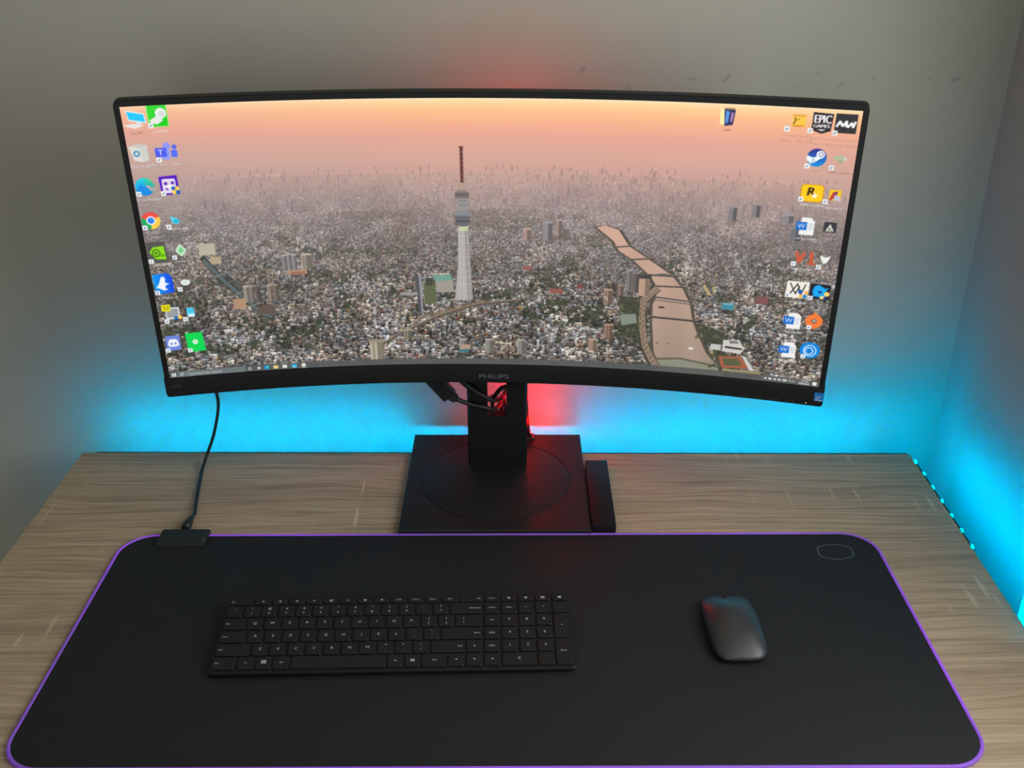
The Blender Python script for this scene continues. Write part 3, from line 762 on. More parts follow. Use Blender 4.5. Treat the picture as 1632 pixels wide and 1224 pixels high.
# --- taskbar
rect(0, 1404, 3440, 1440, (88, 90, 88), .88); rect(0, 1404, 2600, 1440, (86, 90, 90), .6)
rect(44, 1406, 392, 1440, (112, 120, 122), .9)
for dx in (0, 11):
    for dy in (0, 11): rect(14 + dx, 1412 + dy, 23 + dx, 1421 + dy, (236, 240, 240))
ring(66, 1421, 8, 5, (215, 220, 220)); line([(60, 1427), (54, 1433)], 3, (215, 220, 220))
write('Type here to search', 92, 1423, 15, (206, 212, 212), 'L')
ring(416, 1423, 9, 6, (224, 224, 222)); rect(456, 1416, 472, 1430, (210, 210, 208)); ell(505, 1422, 13, 13, (30, 150, 205)); ell(509, 1419, 7, 6, (60, 205, 190))
rect(540, 1414, 566, 1432, (226, 204, 130)); rect(588, 1412, 612, 1432, (222, 218, 208)); rect(636, 1412, 664, 1430, (50, 170, 220)); rect(640, 1424, 660, 1433, (120, 205, 235)); ell(700, 1420, 12, 12, (226, 220, 210)); rect(684, 1434, 716, 1438, (190, 195, 195))
for x_, w_ in ((3160, 10), (3180, 18), (3208, 12), (3230, 12), (3252, 22)): rect(x_, 1416, x_ + w_, 1427, (220, 220, 220))
write('ENG', 3300, 1422, 12, (225, 225, 225)); smudge(3366, 1414, 40, (222, 222, 222), .7); rect(3335, 1424, 3390, 1433, (210, 210, 210), .75); rrect_p(3404, 1412, 3426, 1432, 3, (232, 232, 230))
# --- desktop icons
def shortcut(x, y): rrect_p(x, y, x + 24, y + 24, 3, (240, 242, 242)); line([(x + 7, y + 17), (x + 16, y + 8)], 4, (70, 100, 150))
def caption(cx, y, words, bright=236):
    for k, s in enumerate(words): write(s, cx + 1.5, y + 24 * k + 2, 15, (70, 64, 62), a=.4); write(s, cx, y + 24 * k, 15, (bright, bright, bright), a=.8)
poly([(22, 20), (104, 38), (108, 84), (30, 68)], (232, 240, 244)); poly([(26, 26), (100, 42), (103, 78), (33, 63)], (20, 200, 252)); poly([(0, 90), (48, 82), (96, 94), (52, 108)], (236, 226, 220)); poly([(62, 76), (84, 80), (88, 90), (66, 86)], (210, 226, 234)); write('This PC', 56, 128, 14, (90, 60, 55), a=.55)
rect(116, 0, 208, 104, (150, 240, 110)); rect(120, 3, 204, 100, (40, 214, 40)); poly([(204, 60), (204, 100), (130, 100)], (0, 208, 0)); ell(178, 40, 25, 25, (238, 240, 238)); ell(182, 42, 15, 14, (214, 220, 216)); poly([(122, 72), (162, 50), (186, 74), (156, 92), (128, 84)], (232, 234, 232)); shortcut(114, 84); smudge(165, 124, 70)
poly([(8, 190), (48, 178), (92, 186), (92, 262), (64, 268), (24, 258)], (222, 220, 212)); poly([(56, 198), (92, 188), (92, 262), (64, 268)], (204, 208, 200)); poly([(8, 190), (48, 178), (92, 186), (56, 198)], (205, 196, 190)); ring(40, 226, 15, 8, (60, 140, 185)); caption(52, 288, ['Recycle Bin'])
ell(180, 196, 17, 17, (140, 150, 250)); rrect_p(152, 208, 190, 262, 10, (140, 156, 250)); ell(214, 202, 11, 11, (86, 100, 236)); rrect_p(196, 216, 226, 252, 8, (82, 110, 250)); rrect_p(124, 204, 176, 248, 4, (74, 88, 235)); write('T', 149, 226, 26, (240, 242, 255), sx=1.15); shortcut(124, 250); caption(170, 286, ['Microsoft Teams'])
def edge_c(X, Y):
    t = np.clip((Y - 345) / 88, 0, 1)[..., None]; s_ = np.clip((X - 40) / 50, 0, 1)[..., None]
    return (A((20, 214, 230)) * (1 - s_) + A((70, 228, 90)) * s_) * (1 - t) + A((0, 128, 226)) * t
ell(49, 389, 44, 44, edge_c); ell(50, 398, 30, 26, (0, 132, 228)); ell(62, 386, 27, 20, edge_c); ell(63, 396, 15, 13, (188, 170, 164)); poly([(62, 398), (98, 392), (96, 416), (76, 412)], (176, 168, 164)); ell(40, 408, 28, 22, (0, 140, 232)); shortcut(4, 412); caption(52, 452, ['Microsoft Edge'])
poly([(118, 344), (204, 340), (206, 434), (122, 438)], (84, 14, 190)); rrect_p(130, 356, 194, 428, 10, (228, 218, 240)); rect(140, 372, 154, 386, (92, 30, 170)); rect(172, 370, 186, 384, (92, 30, 170)); rect(144, 402, 156, 412, (110, 60, 180)); rect(152, 388, 176, 400, (250, 250, 250)); rect(170, 396, 190, 414, (20, 100, 190)); rect(188, 396, 206, 416, (246, 208, 90)); rect(172, 414, 190, 434, (246, 208, 90)); rect(190, 416, 208, 436, (20, 90, 180)); shortcut(118, 416)
def chrome(X, Y):
    a = np.degrees(np.arctan2(Y - 561, X - 49)); c = np.empty(X.shape + (3,), np.float32); c[:] = A((255, 205, 70))
    c[(a > -160) & (a < -25)] = A((238, 74, 66)); c[(a > 95) | (a <= -160)] = A((18, 172, 90)); return c
ell(49, 561, 44, 44, chrome); ell(49, 561, 22, 22, (240, 246, 250)); ell(49, 561, 16, 16, (40, 130, 240)); shortcut(4, 584); caption(52, 622, ['Google', 'Chrome'], 210)
poly([(140, 546), (168, 556), (186, 570), (176, 586), (150, 584)], (90, 214, 240)); ell(166, 572, 13, 9, (10, 180, 220)); shortcut(116, 588); smudge(164, 612, 80)
rect(2, 672, 96, 784, (84, 84, 80)); poly([(14, 726), (34, 700), (86, 696), (90, 768), (40, 764)], (140, 220, 20)); ring(46, 732, 21, 14, (70, 120, 14)); ell(46, 732, 8, 7, (70, 120, 14)); poly([(66, 740), (84, 738), (84, 752), (66, 754)], (100, 170, 16)); shortcut(4, 762); smudge(54, 792, 90)
poly([(164, 692), (192, 726), (166, 760), (138, 728)], (206, 240, 210)); poly([(164, 704), (182, 726), (166, 746), (150, 728)], (120, 206, 140)); shortcut(118, 750); smudge(164, 784, 70)
def blue_c(X, Y): t = np.clip((X - 5) / 94, 0, 1)[..., None]; return A((0, 160, 250)) * (1 - t) + A((10, 70, 225)) * t
poly([(6, 846), (82, 842), (100, 866), (102, 950), (10, 954)], blue_c); poly([(46, 862), (60, 860), (66, 872), (62, 894), (84, 900), (64, 908), (60, 922), (72, 932), (52, 936), (34, 924), (16, 918), (32, 898)], (240, 244, 250)); shortcut(6, 934); smudge(54, 976, 80)
ell(160, 900, 23, 16, (226, 234, 230)); ell(160, 898, 8, 6, (196, 214, 208)); shortcut(118, 924)
rect(38, 1032, 108, 1098, (212, 214, 214)); rect(44, 1040, 100, 1088, (150, 156, 160)); rrect_p(22, 1014, 66, 1052, 5, (238, 226, 20)); write('53', 44, 1033, 22, (90, 90, 10)); ell(86, 1092, 10, 10, (10, 110, 190)); ell(106, 1090, 11, 11, (250, 200, 90)); shortcut(26, 1096)
poly([(144, 1042), (176, 1042), (182, 1090), (142, 1090)], (70, 200, 240)); poly([(146, 1076), (180, 1076), (176, 1094), (150, 1094)], (226, 246, 252)); shortcut(118, 1092); smudge(70, 1124, 120)
rrect_p(12, 1192, 86, 1278, 8, (110, 132, 216)); poly([(26, 1222), (38, 1212), (62, 1212), (74, 1222), (78, 1250), (62, 1256), (38, 1256), (22, 1250)], (240, 242, 250)); ell(40, 1238, 6, 7, (110, 132, 216)); ell(60, 1238, 6, 7, (110, 132, 216)); shortcut(6, 1264)
poly([(114, 1186), (200, 1184), (208, 1292), (120, 1296)], (2, 216, 82)); ell(160, 1238, 13, 14, (230, 244, 226)); ell(160, 1238, 5, 6, (170, 226, 180)); shortcut(116, 1274)
# right-hand icons
poly([(2806, 26), (2826, 26), (2832, 102), (2808, 96)], (255, 240, 170)); poly([(2824, 24), (2876, 30), (2868, 100), (2830, 106)], (38, 46, 92)); poly([(2832, 34), (2850, 38), (2844, 92), (2832, 90)], (90, 150, 230)); poly([(2858, 40), (2870, 44), (2862, 88), (2854, 84)], (190, 130, 190)); rect(2826, 22, 2872, 30, (150, 120, 90)); smudge(2842, 124, 34, (150, 110, 85), .6)
def cap_r(cx, y, words):
    for k, s in enumerate(words): write(s, cx + 1, y + 24 * k, 15, (130, 92, 70), a=.55); write(s, cx, y - 2 + 24 * k, 15, (255, 226, 190), a=.45)
rect(3136, 36, 3196, 92, (252, 200, 72)); rect(3136, 36, 3196, 44, (230, 160, 60)); rect(3140, 84, 3190, 92, (226, 140, 40)); line([(3142, 80), (3150, 60), (3146, 50)], 6, (120, 84, 40)); line([(3146, 62), (3166, 58)], 4, (150, 120, 40)); shortcut(3104, 92); cap_r(3162, 132, ['Counter-Strike', 'Global Offensive'])
poly([(3226, 20), (3316, 24), (3310, 104), (3270, 118), (3224, 102)], (42, 32, 36)); [write('EPIC', 3271 + d_, 50, 37, (240, 238, 240), sx=.74) for d_ in (-2.2, 0, 2.2)]; [write('GAMES', 3268 + d_, 82, 15, (236, 234, 236), sx=1.08) for d_ in (-1.2, 1.2)]; poly([(3250, 98), (3288, 98), (3270, 106)], (226, 222, 222)); shortcut(3208, 94); cap_r(3270, 138, ['Epic Games', 'Launcher'])
rect(3326, 20, 3422, 110, (42, 40, 44)); line([(3334, 80), (3346, 56), (3360, 76), (3376, 54), (3376, 78)], 11, (246, 246, 248)); line([(3370, 56), (3384, 80), (3398, 60), (3406, 80), (3414, 54)], 10, (246, 246, 248)); shortcut(3318, 98); cap_r(3376, 140, ['Call of Duty', 'Modern Warfare'])
def steam_c(X, Y): t = np.clip((Y - 190) / 85, 0, 1)[..., None]; return A((48, 44, 140)) * (1 - t) + A((0, 150, 232)) * t
ell(3266, 231, 44, 43, steam_c); ell(3282, 216, 19, 19, (244, 244, 248)); ell(3284, 216, 11, 11, (70, 80, 150)); ell(3284, 216, 8, 8, (240, 240, 246)); poly([(3222, 222), (3250, 232), (3268, 224), (3284, 234), (3262, 252), (3240, 260), (3222, 244)], (244, 246, 250)); ell(3252, 246, 11, 11, (244, 246, 250)); ring(3252, 246, 8, 5, (110, 150, 200)); shortcut(3216, 262); cap_r(3268, 290, ['Steam'])
for x_, y_, r_ in ((3354, 226, 12), (3374, 222, 15), (3392, 228, 10)): ell(x_, y_, r_, 9, (170, 196, 160), .85)
poly([(3362, 234), (3390, 234), (3380, 254), (3370, 252)], (150, 176, 130), .85); rect(3388, 222, 3400, 236, (214, 210, 226), .8); shortcut(3326, 262); smudge(3376, 296, 110, (150, 116, 104), .5)
rrect_p(3214, 360, 3322, 448, 20, (206, 140, 20)); rrect_p(3218, 362, 3318, 444, 18, (253, 204, 8)); [write('R', 3262 + d_, 396, 40, (58, 34, 10), sx=1.05, shear=.15) for d_ in (-2.5, 0, 2.5)]; poly([(3280, 396), (3285, 410), (3298, 410), (3288, 418), (3292, 430), (3280, 423), (3268, 430), (3272, 418), (3264, 410), (3276, 410)], (252, 240, 222)); shortcut(3208, 424); smudge(3270, 462, 100)
rect(3346, 378, 3400, 432, (250, 196, 30)); poly([(3362, 392), (3384, 386), (3380, 412), (3356, 432), (3348, 430)], (190, 60, 50)); poly([(3372, 404), (3396, 410), (3398, 432), (3368, 430)], (190, 196, 220)); ell(3376, 394, 7, 8, (100, 60, 110)); shortcut(3320, 428); smudge(3376, 470, 80)
def word(cx, cy):
    poly([(cx - 22, cy - 44), (cx + 22, cy - 44), (cx + 40, cy - 26), (cx + 40, cy + 44), (cx - 30, cy + 44)], (240, 240, 238)); rrect_p(cx - 46, cy - 22, cx + 6, cy + 20, 3, (28, 108, 204)); write('W', cx - 20, cy - 1, 24, (226, 240, 255), sx=1.0)
    for k in range(3): rect(cx + 12, cy - 16 + 12 * k, cx + 32, cy - 10 + 12 * k, (188, 204, 220))
word(3260, 571); smudge(3262, 634, 90)
rect(3344, 540, 3402, 592, (52, 52, 60)); poly([(3352, 586), (3372, 548), (3392, 584), (3382, 586), (3372, 566), (3362, 588)], (206, 212, 190)); poly([(3366, 588), (3372, 572), (3380, 588)], (206, 212, 190))
line([(3236, 706), (3252, 756), (3272, 708)], 17, (206, 92, 62)); line([(3306, 704), (3310, 762)], 18, (204, 88, 56)); rect(3288, 756, 3330, 768, (188, 92, 62)); shortcut(3214, 756); smudge(3262, 792, 90)
poly([(3346, 712), (3372, 722), (3398, 712), (3390, 734), (3378, 754), (3366, 754), (3354, 734)], (238, 240, 234)); shortcut(3334, 762)
poly([(3212, 860), (3318, 860), (3316, 950), (3206, 950)], (240, 236, 224)); line([(3226, 872), (3256, 928), (3272, 886)], 6, (50, 46, 46)); line([(3230, 928), (3262, 872), (3282, 930), (3300, 874)], 6, (54, 48, 48)); ell(3278, 914, 10, 12, (20, 90, 180)); rect(3298, 908, 3316, 926, (246, 176, 80)); rect(3274, 928, 3292, 946, (246, 190, 100)); rect(3294, 928, 3312, 948, (40, 130, 200)); shortcut(3206, 926); smudge(3262, 972, 80)
rect(3322, 864, 3420, 944, (24, 22, 34)); ell(3368, 904, 33, 30, (0, 150, 225)); poly([(3340, 880), (3366, 866), (3386, 890), (3412, 878), (3396, 904), (3400, 932), (3366, 924), (3338, 936), (3346, 908)], (10, 168, 240)); ell(3372, 906, 9, 8, (10, 60, 150)); ell(3406, 914, 13, 13, (250, 210, 110)); ell(3384, 934, 11, 9, (240, 214, 150)); ell(3404, 938, 10, 9, (20, 50, 110)); shortcut(3318, 930)
word(3262, 1077); word(3258, 1243); smudge(3262, 1140, 90); smudge(3254, 1304, 120)
ell(3365, 1067, 42, 38, (246, 124, 54)); ell(3365, 1067, 13, 13, (120, 96, 92)); ell(3366, 1065, 7, 7, (190, 176, 168)); poly([(3356, 1030), (3374, 1030), (3365, 1016)], (246, 124, 54)); poly([(3356, 1102), (3374, 1102), (3365, 1116)], (246, 130, 60)); shortcut(3332, 1092); smudge(3370, 1128, 80)
ell(3366, 1232, 50, 46, (0, 132, 222)); ring(3366, 1234, 33, 27, (200, 228, 250)); ring(3362, 1236, 22, 15, (196, 216, 244)); ell(3364, 1240, 9, 9, (18, 120, 190)); shortcut(3324, 1258)
# bright line of the panel's top edge
def soften(a, n=2):                          # the photograph's panel shows its picture a little soft
    for _ in range(n):
        p = np.pad(a, ((1, 1), (1, 1), (0, 0)), 'edge')
        a = (p[:-2, 1:-1] + p[2:, 1:-1] + p[1:-1, :-2] + p[1:-1, 2:] + 2 * p[1:-1, 1:-1]) / 6
    return a
img = soften(np.clip(img, 0, 255))
small = np.clip(img, 0, 255).reshape(TH, SS, TW, SS, 3).mean(axis=(1, 3)) / 255.0
linear = np.where(small <= .04045, small / 12.92, ((small + .055) / 1.055) ** 2.4).astype(np.float32)

def screen_material():
    m = new_mat('screen_panel', (0.006, 0.006, 0.007), 0.35, spec=0.3); t = NT(m)
    at = t.n('ShaderNodeAttribute', attribute_name='picture')
    t.set('Emission Color', at.outputs['Color']); t.b.inputs['Emission Strength'].default_value = 1.0
    return m
M['screen'] = screen_material()
def make_screen(parent):
    s = np.linspace(-SA, SA, TW); z = np.linspace(ZB, ZA - .0006, TH)
    off = .0011
    th = s / RC
    X = np.broadcast_to((RC + off) * np.sin(th), (TH, TW)); yb = np.broadcast_to(-RC + (RC + off) * np.cos(th), (TH, TW)); Z = np.broadcast_to(z[:, None], (TH, TW))
    co = np.stack([X, yb * math.cos(TILT) - Z * math.sin(TILT), MZ + yb * math.sin(TILT) + Z * math.cos(TILT)], -1).astype(np.float32)
    me = bpy.data.meshes.new('screen')
    nq = (TH - 1) * (TW - 1)
    idx = np.arange(TH * TW, dtype=np.int32).reshape(TH, TW)
    quads = np.stack([idx[1:, :-1], idx[1:, 1:], idx[:-1, 1:], idx[:-1, :-1]], -1).reshape(-1)
    me.vertices.add(TH * TW); me.vertices.foreach_set('co', co.ravel())
    me.loops.add(nq * 4); me.loops.foreach_set('vertex_index', quads)
    me.polygons.add(nq); me.polygons.foreach_set('loop_start', np.arange(0, nq * 4, 4, dtype=np.int32))
    me.update(calc_edges=True)
    at = me.color_attributes.new('picture', 'FLOAT_COLOR', 'POINT')
    rgba = np.ones((TH * TW, 4), np.float32); rgba[:, :3] = linear.reshape(-1, 3)
    at.data.foreach_set('color', rgba.ravel())
    me.materials.append(M['screen'])
    o = bpy.data.objects.new('screen', me); COL.objects.link(o); o.parent = parent
    o['label'] = 'lit panel with a sunset city picture, desktop icons and a taskbar'
    return o
make_screen(mon)

# --- stand
mrot = Matrix.Rotation(0.0288, 4, 'Z')
def world_to_mon(p): return mrot @ (Vector(p) - Vector((-0.0184, 1.1699, 0)))
BX, BY, BW, BD, BH = -0.0171, 1.2056, 0.2438, 0.2472, 0.0090
def in_mon(o, x, y, z=0.0, rz=0.0056):       # place a part of the stand by its spot on the desk
    p = world_to_mon((x, y, z)); o.location = p; o.rotation_euler = (0, 0, rz + 0.0288); return o
DR = 0.1012
bm = bmesh.new()
N = 96
sq = []
for k in range(N):
    a = 2 * math.pi * (k + .5) / N; c, s = math.cos(a), math.sin(a); t = min(BW / 2 / abs(c) if abs(c) > 1e-9 else 9, BD / 2 / abs(s) if abs(s) > 1e-9 else 9); sq.append((c * t, s * t))
for sx_ in (-1, 1):
    for sy_ in (-1, 1):
        i_ = min(range(N), key=lambda i: (sq[i][0] - sx_ * BW / 2) ** 2 + (sq[i][1] - sy_ * BD / 2) ** 2); sq[i_] = (sx_ * BW / 2, sy_ * BD / 2)
circ = lambda r: [(r * math.cos(2 * math.pi * (k + .5) / N), r * math.sin(2 * math.pi * (k + .5) / N)) for k in range(N)]
sc_ = lambda d: [(a * (1 - d / (BW / 2)), b * (1 - d / (BD / 2))) for a, b in sq]
loft(bm, [[(a, b, 0.0008) for a, b in sc_(.001)], [(a, b, 0.0018) for a, b in sq], [(a, b, BH - .001) for a, b in sq], [(a, b, BH) for a, b in sc_(.001)], [(a, b, BH) for a, b in circ(DR + .0007)], [(a, b, BH - .002) for a, b in circ(DR + .0005)]])
in_mon(build('stand_base', bm, M['base'], mon, smooth=True, angle=30), BX, BY - .0012)
bm = bmesh.new(); loft(bm, [[(a, b, BH - .002) for a, b in circ(DR - .0003)], [(a, b, BH - .0003) for a, b in circ(DR - .0003)], [(a, b, BH) for a, b in circ(DR - .0010)]])
in_mon(build('swivel_disc', bm, M['base'], mon, smooth=True, angle=30), BX, BY - .0012)
# pole with its cable window
PW, PD = .0815, .017
bm = bmesh.new()
def pole_ring(y, ins): return [(-PW / 2 + ins, y, BH), (PW / 2 - ins, y, BH), (PW / 2 - ins, y, .42), (-PW / 2 + ins, y, .42)]
hx0, hx1, hz0, hz1 = -.0130, .0128, .0860, .1750
def hole_ring(y): return [(hx0, y, hz0), (hx1, y, hz0), (hx1, y, hz1), (hx0, y, hz1)]
def rr_hole(y): 
    return [(hx0, y, hz0 + .003), (hx0 + .003, y, hz0), (hx1 - .003, y, hz0), (hx1, y, hz0 + .003), (hx1, y, hz1 - .003), (hx1 - .003, y, hz1), (hx0 + .003, y, hz1), (hx0, y, hz1 - .003)]
def rr_out(y, i):
    a, b = -PW / 2 + i, PW / 2 - i
    return [(a, y, BH), (a, y, BH), (b, y, BH), (b, y, BH), (b, y, .42), (b, y, .42), (a, y, .42), (a, y, .42)]
def dedupe_loft(rings):
    R_ = [[bm.verts.new(p) for p in r] for r in rings]
    for a, b in zip(R_, R_[1:]):
        for i in range(8):
            j = (i + 1) % 8; bm.faces.new((a[i], a[j], b[j], b[i]))
dedupe_loft([rr_hole(PD), rr_hole(0), rr_out(0, .003), rr_out(.003, 0), rr_out(PD - .003, 0), rr_out(PD, .003), rr_hole(PD)])
bmesh.ops.remove_doubles(bm, verts=bm.verts, dist=1e-6); bmesh.ops.dissolve_degenerate(bm, edges=bm.edges, dist=1e-7)
pole = in_mon(build('pole', bm, M['shell'], mon), -0.0158, 1.2415)
pole['label'] = 'flat upright post with a rectangular cable window'

# ------------------------------------------------------------------ cables behind the monitor, threaded through the pole's window
vc = thing('video_cable', 'black video cable with a thick plug hanging left of the monitor pole', 'cable', (-0.09, 1.23, DZ + .13))
O_ = (-0.09, 1.23, .13)
bm = bmesh.new()
def flat_plug(bm, p0, p1, hw, ht, nrm, taper=1.0):
    p0, p1 = Vector(p0), Vector(p1); d = (p1 - p0).normalized(); n = Vector(nrm).normalized(); s = d.cross(n).normalized(); n = s.cross(d)
    rings = []
    for t, k in ((0, .9), (.06, 1), (.88, 1), (1, taper)):
        c = p0.lerp(p1, t); rings.append([c + s * hw * k * a + n * ht * k * b for a, b in ((-1, -.7), (-.8, -1), (.8, -1), (1, -.7), (1, .7), (.8, 1), (-.8, 1), (-1, .7))])
    loft(bm, rings)
flat_plug(bm, rel(O_, [(-.112, 1.222, .168)])[0], rel(O_, [(-.0795, 1.232, .1225)])[0], .0105, .0060, (0, -1, .2))
flat_plug(bm, rel(O_, [(-.0815, 1.2315, .1250)])[0], rel(O_, [(-.0700, 1.2335, .1165)])[0], .0058, .0045, (0, -1, .2), .7)
build('plug', bm, M['rubber'], vc)
bm = bmesh.new(); tube(bm, smooth_path(rel(O_, [(-.0760, 1.2325, .1205), (-.0640, 1.2335, .1135), (-.0500, 1.2345, .1075), (-.0320, 1.2365, .1020), (-.0215, 1.2420, .0960), (-.0130, 1.2620, .0920), (-.0090, 1.2950, .0900), (-.004, 1.3060, .060), (0, 1.309, .014)]), 6), .0032, 8)
build('cord', bm, M['rubber'], vc, smooth=True)
pc = thing('power_cable', 'black power cable curving down from the monitor into the left of the pole window', 'cable', (-0.05, 1.23, DZ + .14))
O_ = (-0.05, 1.23, .14)
bm = bmesh.new(); tube(bm, smooth_path(rel(O_, [(-.078, 1.222, .172), (-.0620, 1.226, .1470), (-.0450, 1.232, .1290), (-.0300, 1.2365, .1170), (-.0190, 1.2420, .1100), (-.0075, 1.262, .1060), (-.004, 1.296, .100), (-.010, 1.312, .070), (-.014, 1.314, .014)]), 6), .0034, 8)
build('cord', bm, M['rubber'], pc, smooth=True)
ac = thing('audio_cable', 'black cable bending from the right side down through the pole window', 'cable', (0.0, 1.235, DZ + .14))
O_ = (0.0, 1.235, .14)
bm = bmesh.new(); tube(bm, smooth_path(rel(O_, [(.0400, 1.222, .160), (.0180, 1.2300, .1440), (.0010, 1.2345, .1360), (-.0090, 1.2380, .1310), (-.0165, 1.2450, .1190), (-.0205, 1.2560, .1070), (-.0220, 1.2720, .0960), (-.024, 1.2960, .088), (-.024, 1.308, .060), (-.024, 1.3125, .014)]), 6), .0030, 8)
build('cord', bm, M['rubber'], ac, smooth=True)

# ------------------------------------------------------------------ red strip on the back of the monitor, its tail lying on the base behind the pole
rs = thing('red_led_strip', 'red glowing led strip whose tail ends on the stand base behind the pole', 'light strip', (0.030, 1.315, DZ + BH))
O_ = (0.030, 1.315, BH)
bm = bmesh.new()
path = smooth_path(rel(O_, [(.006, 1.2335, .50), (.006, 1.2400, .44), (.006, 1.2480, .40), (.014, 1.2950, .33), (.020, 1.2960, .22), (.022, 1.2960, .10), (.0255, 1.3020, .034), (.0280, 1.3110, .0190), (.0305, 1.3200, .0110)]), 6)
rings = []
for i, p in enumerate(path):
    t = (path[min(i + 1, len(path) - 1)] - path[max(i - 1, 0)]).normalized(); s = Vector((1, 0, 0)); n = t.cross(s).normalized()
    rings.append([p + s * .004 + n * .0006, p - s * .004 + n * .0006, p - s * .004 - n * .0006, p + s * .004 - n * .0006])
loft(bm, rings)
build('tape', bm, M['black_tape'], rs)
bm = bmesh.new()
bevel_box(bm, -.0045, .0065, -.006, .008, .0004, .0050, .0010, 1)
build('end_cap', bm, M['black_tape'], rs)
red_me = led_mesh('red_led', M['red_led'], .005, .0016, .005)
for z in (.47, .45, .43):
    led(red_me, rs, rel(O_, [(.006, 1.2355 + (.50 - z) * .11 + .002, z)])[0])
for z in (.325, .29, .255, .22, .185, .15, .115, .08):
    led(red_me, rs, rel(O_, [(.020, 1.2970, z)])[0])
tail_me = led_mesh('red_tail_led', M['red_tail'], .005, .0016, .005)
led(tail_me, rs, rel(O_, [(.0270, 1.3060, .0260)])[0])
led(tail_me, rs, rel(O_, [(.0290, 1.3150, .0190)])[0])
for z in (.045, .085, .125):
    led(red_me, rs, rel(O_, [(.0232, 1.2950, z)])[0], -math.pi / 2)

# ------------------------------------------------------------------ narrow box beside the base
nb = thing('narrow_box', 'narrow black plastic box lying on the desk against the right of the stand base', 'box', (0.1220, 1.168, DZ))
bm = bmesh.new(); bevel_box(bm, -.0150, .0155, -.080, .080, .0003, .0128, .0009, 2)
build('body', bm, M['shell'], nb, smooth=True, angle=30)

# ------------------------------------------------------------------ keyboard
KA = math.asin(.0102 / .113)
kb = thing('keyboard', 'slim black full size keyboard with chiclet keys on the desk mat', 'keyboard', (-0.1190, 0.8815, DZ + MH), 0.0300)
KW, KD, U = .3845, .1135, .0190
def tiltp(x, y, z):                          # keyboard plane: front edge low, rear edge raised
    return (x, y * math.cos(KA) - z * math.sin(KA), .0112 + y * math.sin(KA) + z * math.cos(KA))
bm = bmesh.new()
o1, o2 = rrect(KW / 2, KD / 2, .004, 4), rrect(KW / 2 - .0008, KD / 2 - .0008, .0034, 4)
loft(bm, [[tiltp(a, b, -.0045) for a, b in o2], [tiltp(a, b, -.0037) for a, b in o1], [tiltp(a, b, -.0008) for a, b in o1], [tiltp(a, b, 0) for a, b in o2]])
build('plate', bm, M['plate'], kb, smooth=True, angle=30)
bm = bmesh.new()
loft(bm, [[(x_, a, max(.0002, b)) for a, b in ((.030, .0002), (.050, .0002), (.054, .004), (.052, .0108), (.030, .0088))] for x_ in (-.17, .17)])
build('battery_foot', bm, M['plate'], kb)
bm = bmesh.new(); box(bm, -.18, .18, -.054, -.050, .0002, .0030); build('front_foot', bm, M['rubber'], kb)

def key(x0, y0, w, d, legends):
    """one key, x0/y0 = left front corner; legends: (text, dx, dy, height, align)"""
    bm = bmesh.new(); g = .0011; H = .0019
    x1, y1 = x0 + w - g, y0 + d - g; x0, y0 = x0 + g, y0 + g
    cx, cy = (x0 + x1) / 2, (y0 + y1) / 2; hx, hy = (x1 - x0) / 2, (y1 - y0) / 2
    def ring_(ins, z): return [tiltp(cx + a, cy + b, z) for a, b in rrect(hx - ins, hy - ins, .0012, 1)]
    loft(bm, [ring_(0, .0001), ring_(.0001, H - .0004), ring_(.0005, H)], False, True)
    for t, dx, dy, h, al in legends:
        if t.startswith('#') and len(t) > 1:
            icon(bm, t[1:], cx + dx, cy + dy, h, H + .00008)
        else:
            px = {'C': cx + dx, 'L': x0 + .0022 + dx, 'R': x1 - .0022 + dx}[al]
            add_text(bm, t, px, cy + dy, h, align=al, mi=1, fn=lambda x, y: tiltp(x, y, H + .00008))
    return build('key', bm, [M['keycap'], M['legend']], kb)
def icon(bm, kind, cx, cy, h, z):
    def pg(pts): bm.faces.new([bm.verts.new(tiltp(cx + a * h, cy + b * h, z)) for a, b in pts]).material_index = 1
    if kind == 'win':
        for a in (-.55, .05):
            for b in (-.5, .05): pg([(a, b), (a + .5, b), (a + .5, b + .45), (a, b + .45)])
    elif kind == 'left': pg([(-.6, 0), (.3, -.4), (.3, .4)])
    elif kind == 'right': pg([(.6, 0), (-.3, .4), (-.3, -.4)])
    elif kind == 'up': pg([(-.5, -.3), (.5, -.3), (0, .4)])
    elif kind == 'down': pg([(-.5, .3), (0, -.4), (.5, .3)])
    elif kind == 'spk': pg([(-.6, -.2), (-.2, -.2), (.3, -.5), (.3, .5), (-.2, .2), (-.6, .2)])
    elif kind == 'sq': pg([(-.5, -.35), (.5, -.35), (.5, .35), (-.5, .35)])
    elif kind == 'dia': pg([(-.5, 0), (0, -.45), (.5, 0), (0, .45)])
    elif kind == 'grid':
        for a in (-.6, -.15, .3):
            for b in (-.45, .05): pg([(a, b), (a + .35, b), (a + .35, b + .4), (a, b + .4)])
    elif kind == 'bar': pg([(-.5, -.12), (.5, -.12), (.5, .12), (-.5, .12)])
xl = -KW / 2 + (KW - 20 * U) / 2
yf = -KD / 2 + .0035
def row_y(r): return yf + r * U              # r = 0 is the row of the space bar
C3 = .0034; S2 = .0021
def C_(t, h=C3, dx=0, dy=.0005): return (t, dx, dy, h, 'C')
def two(a, b): return [(a, 0, .0037, .0029, 'C'), (b, 0, -.0030, .0030, 'C')]
def row(r, keys, x=0.0, d=U, y=None):
    for w, leg in keys:
        if leg is not None: key(xl + x * U, row_y(r) if y is None else y, w * U, d, leg)
        x += w
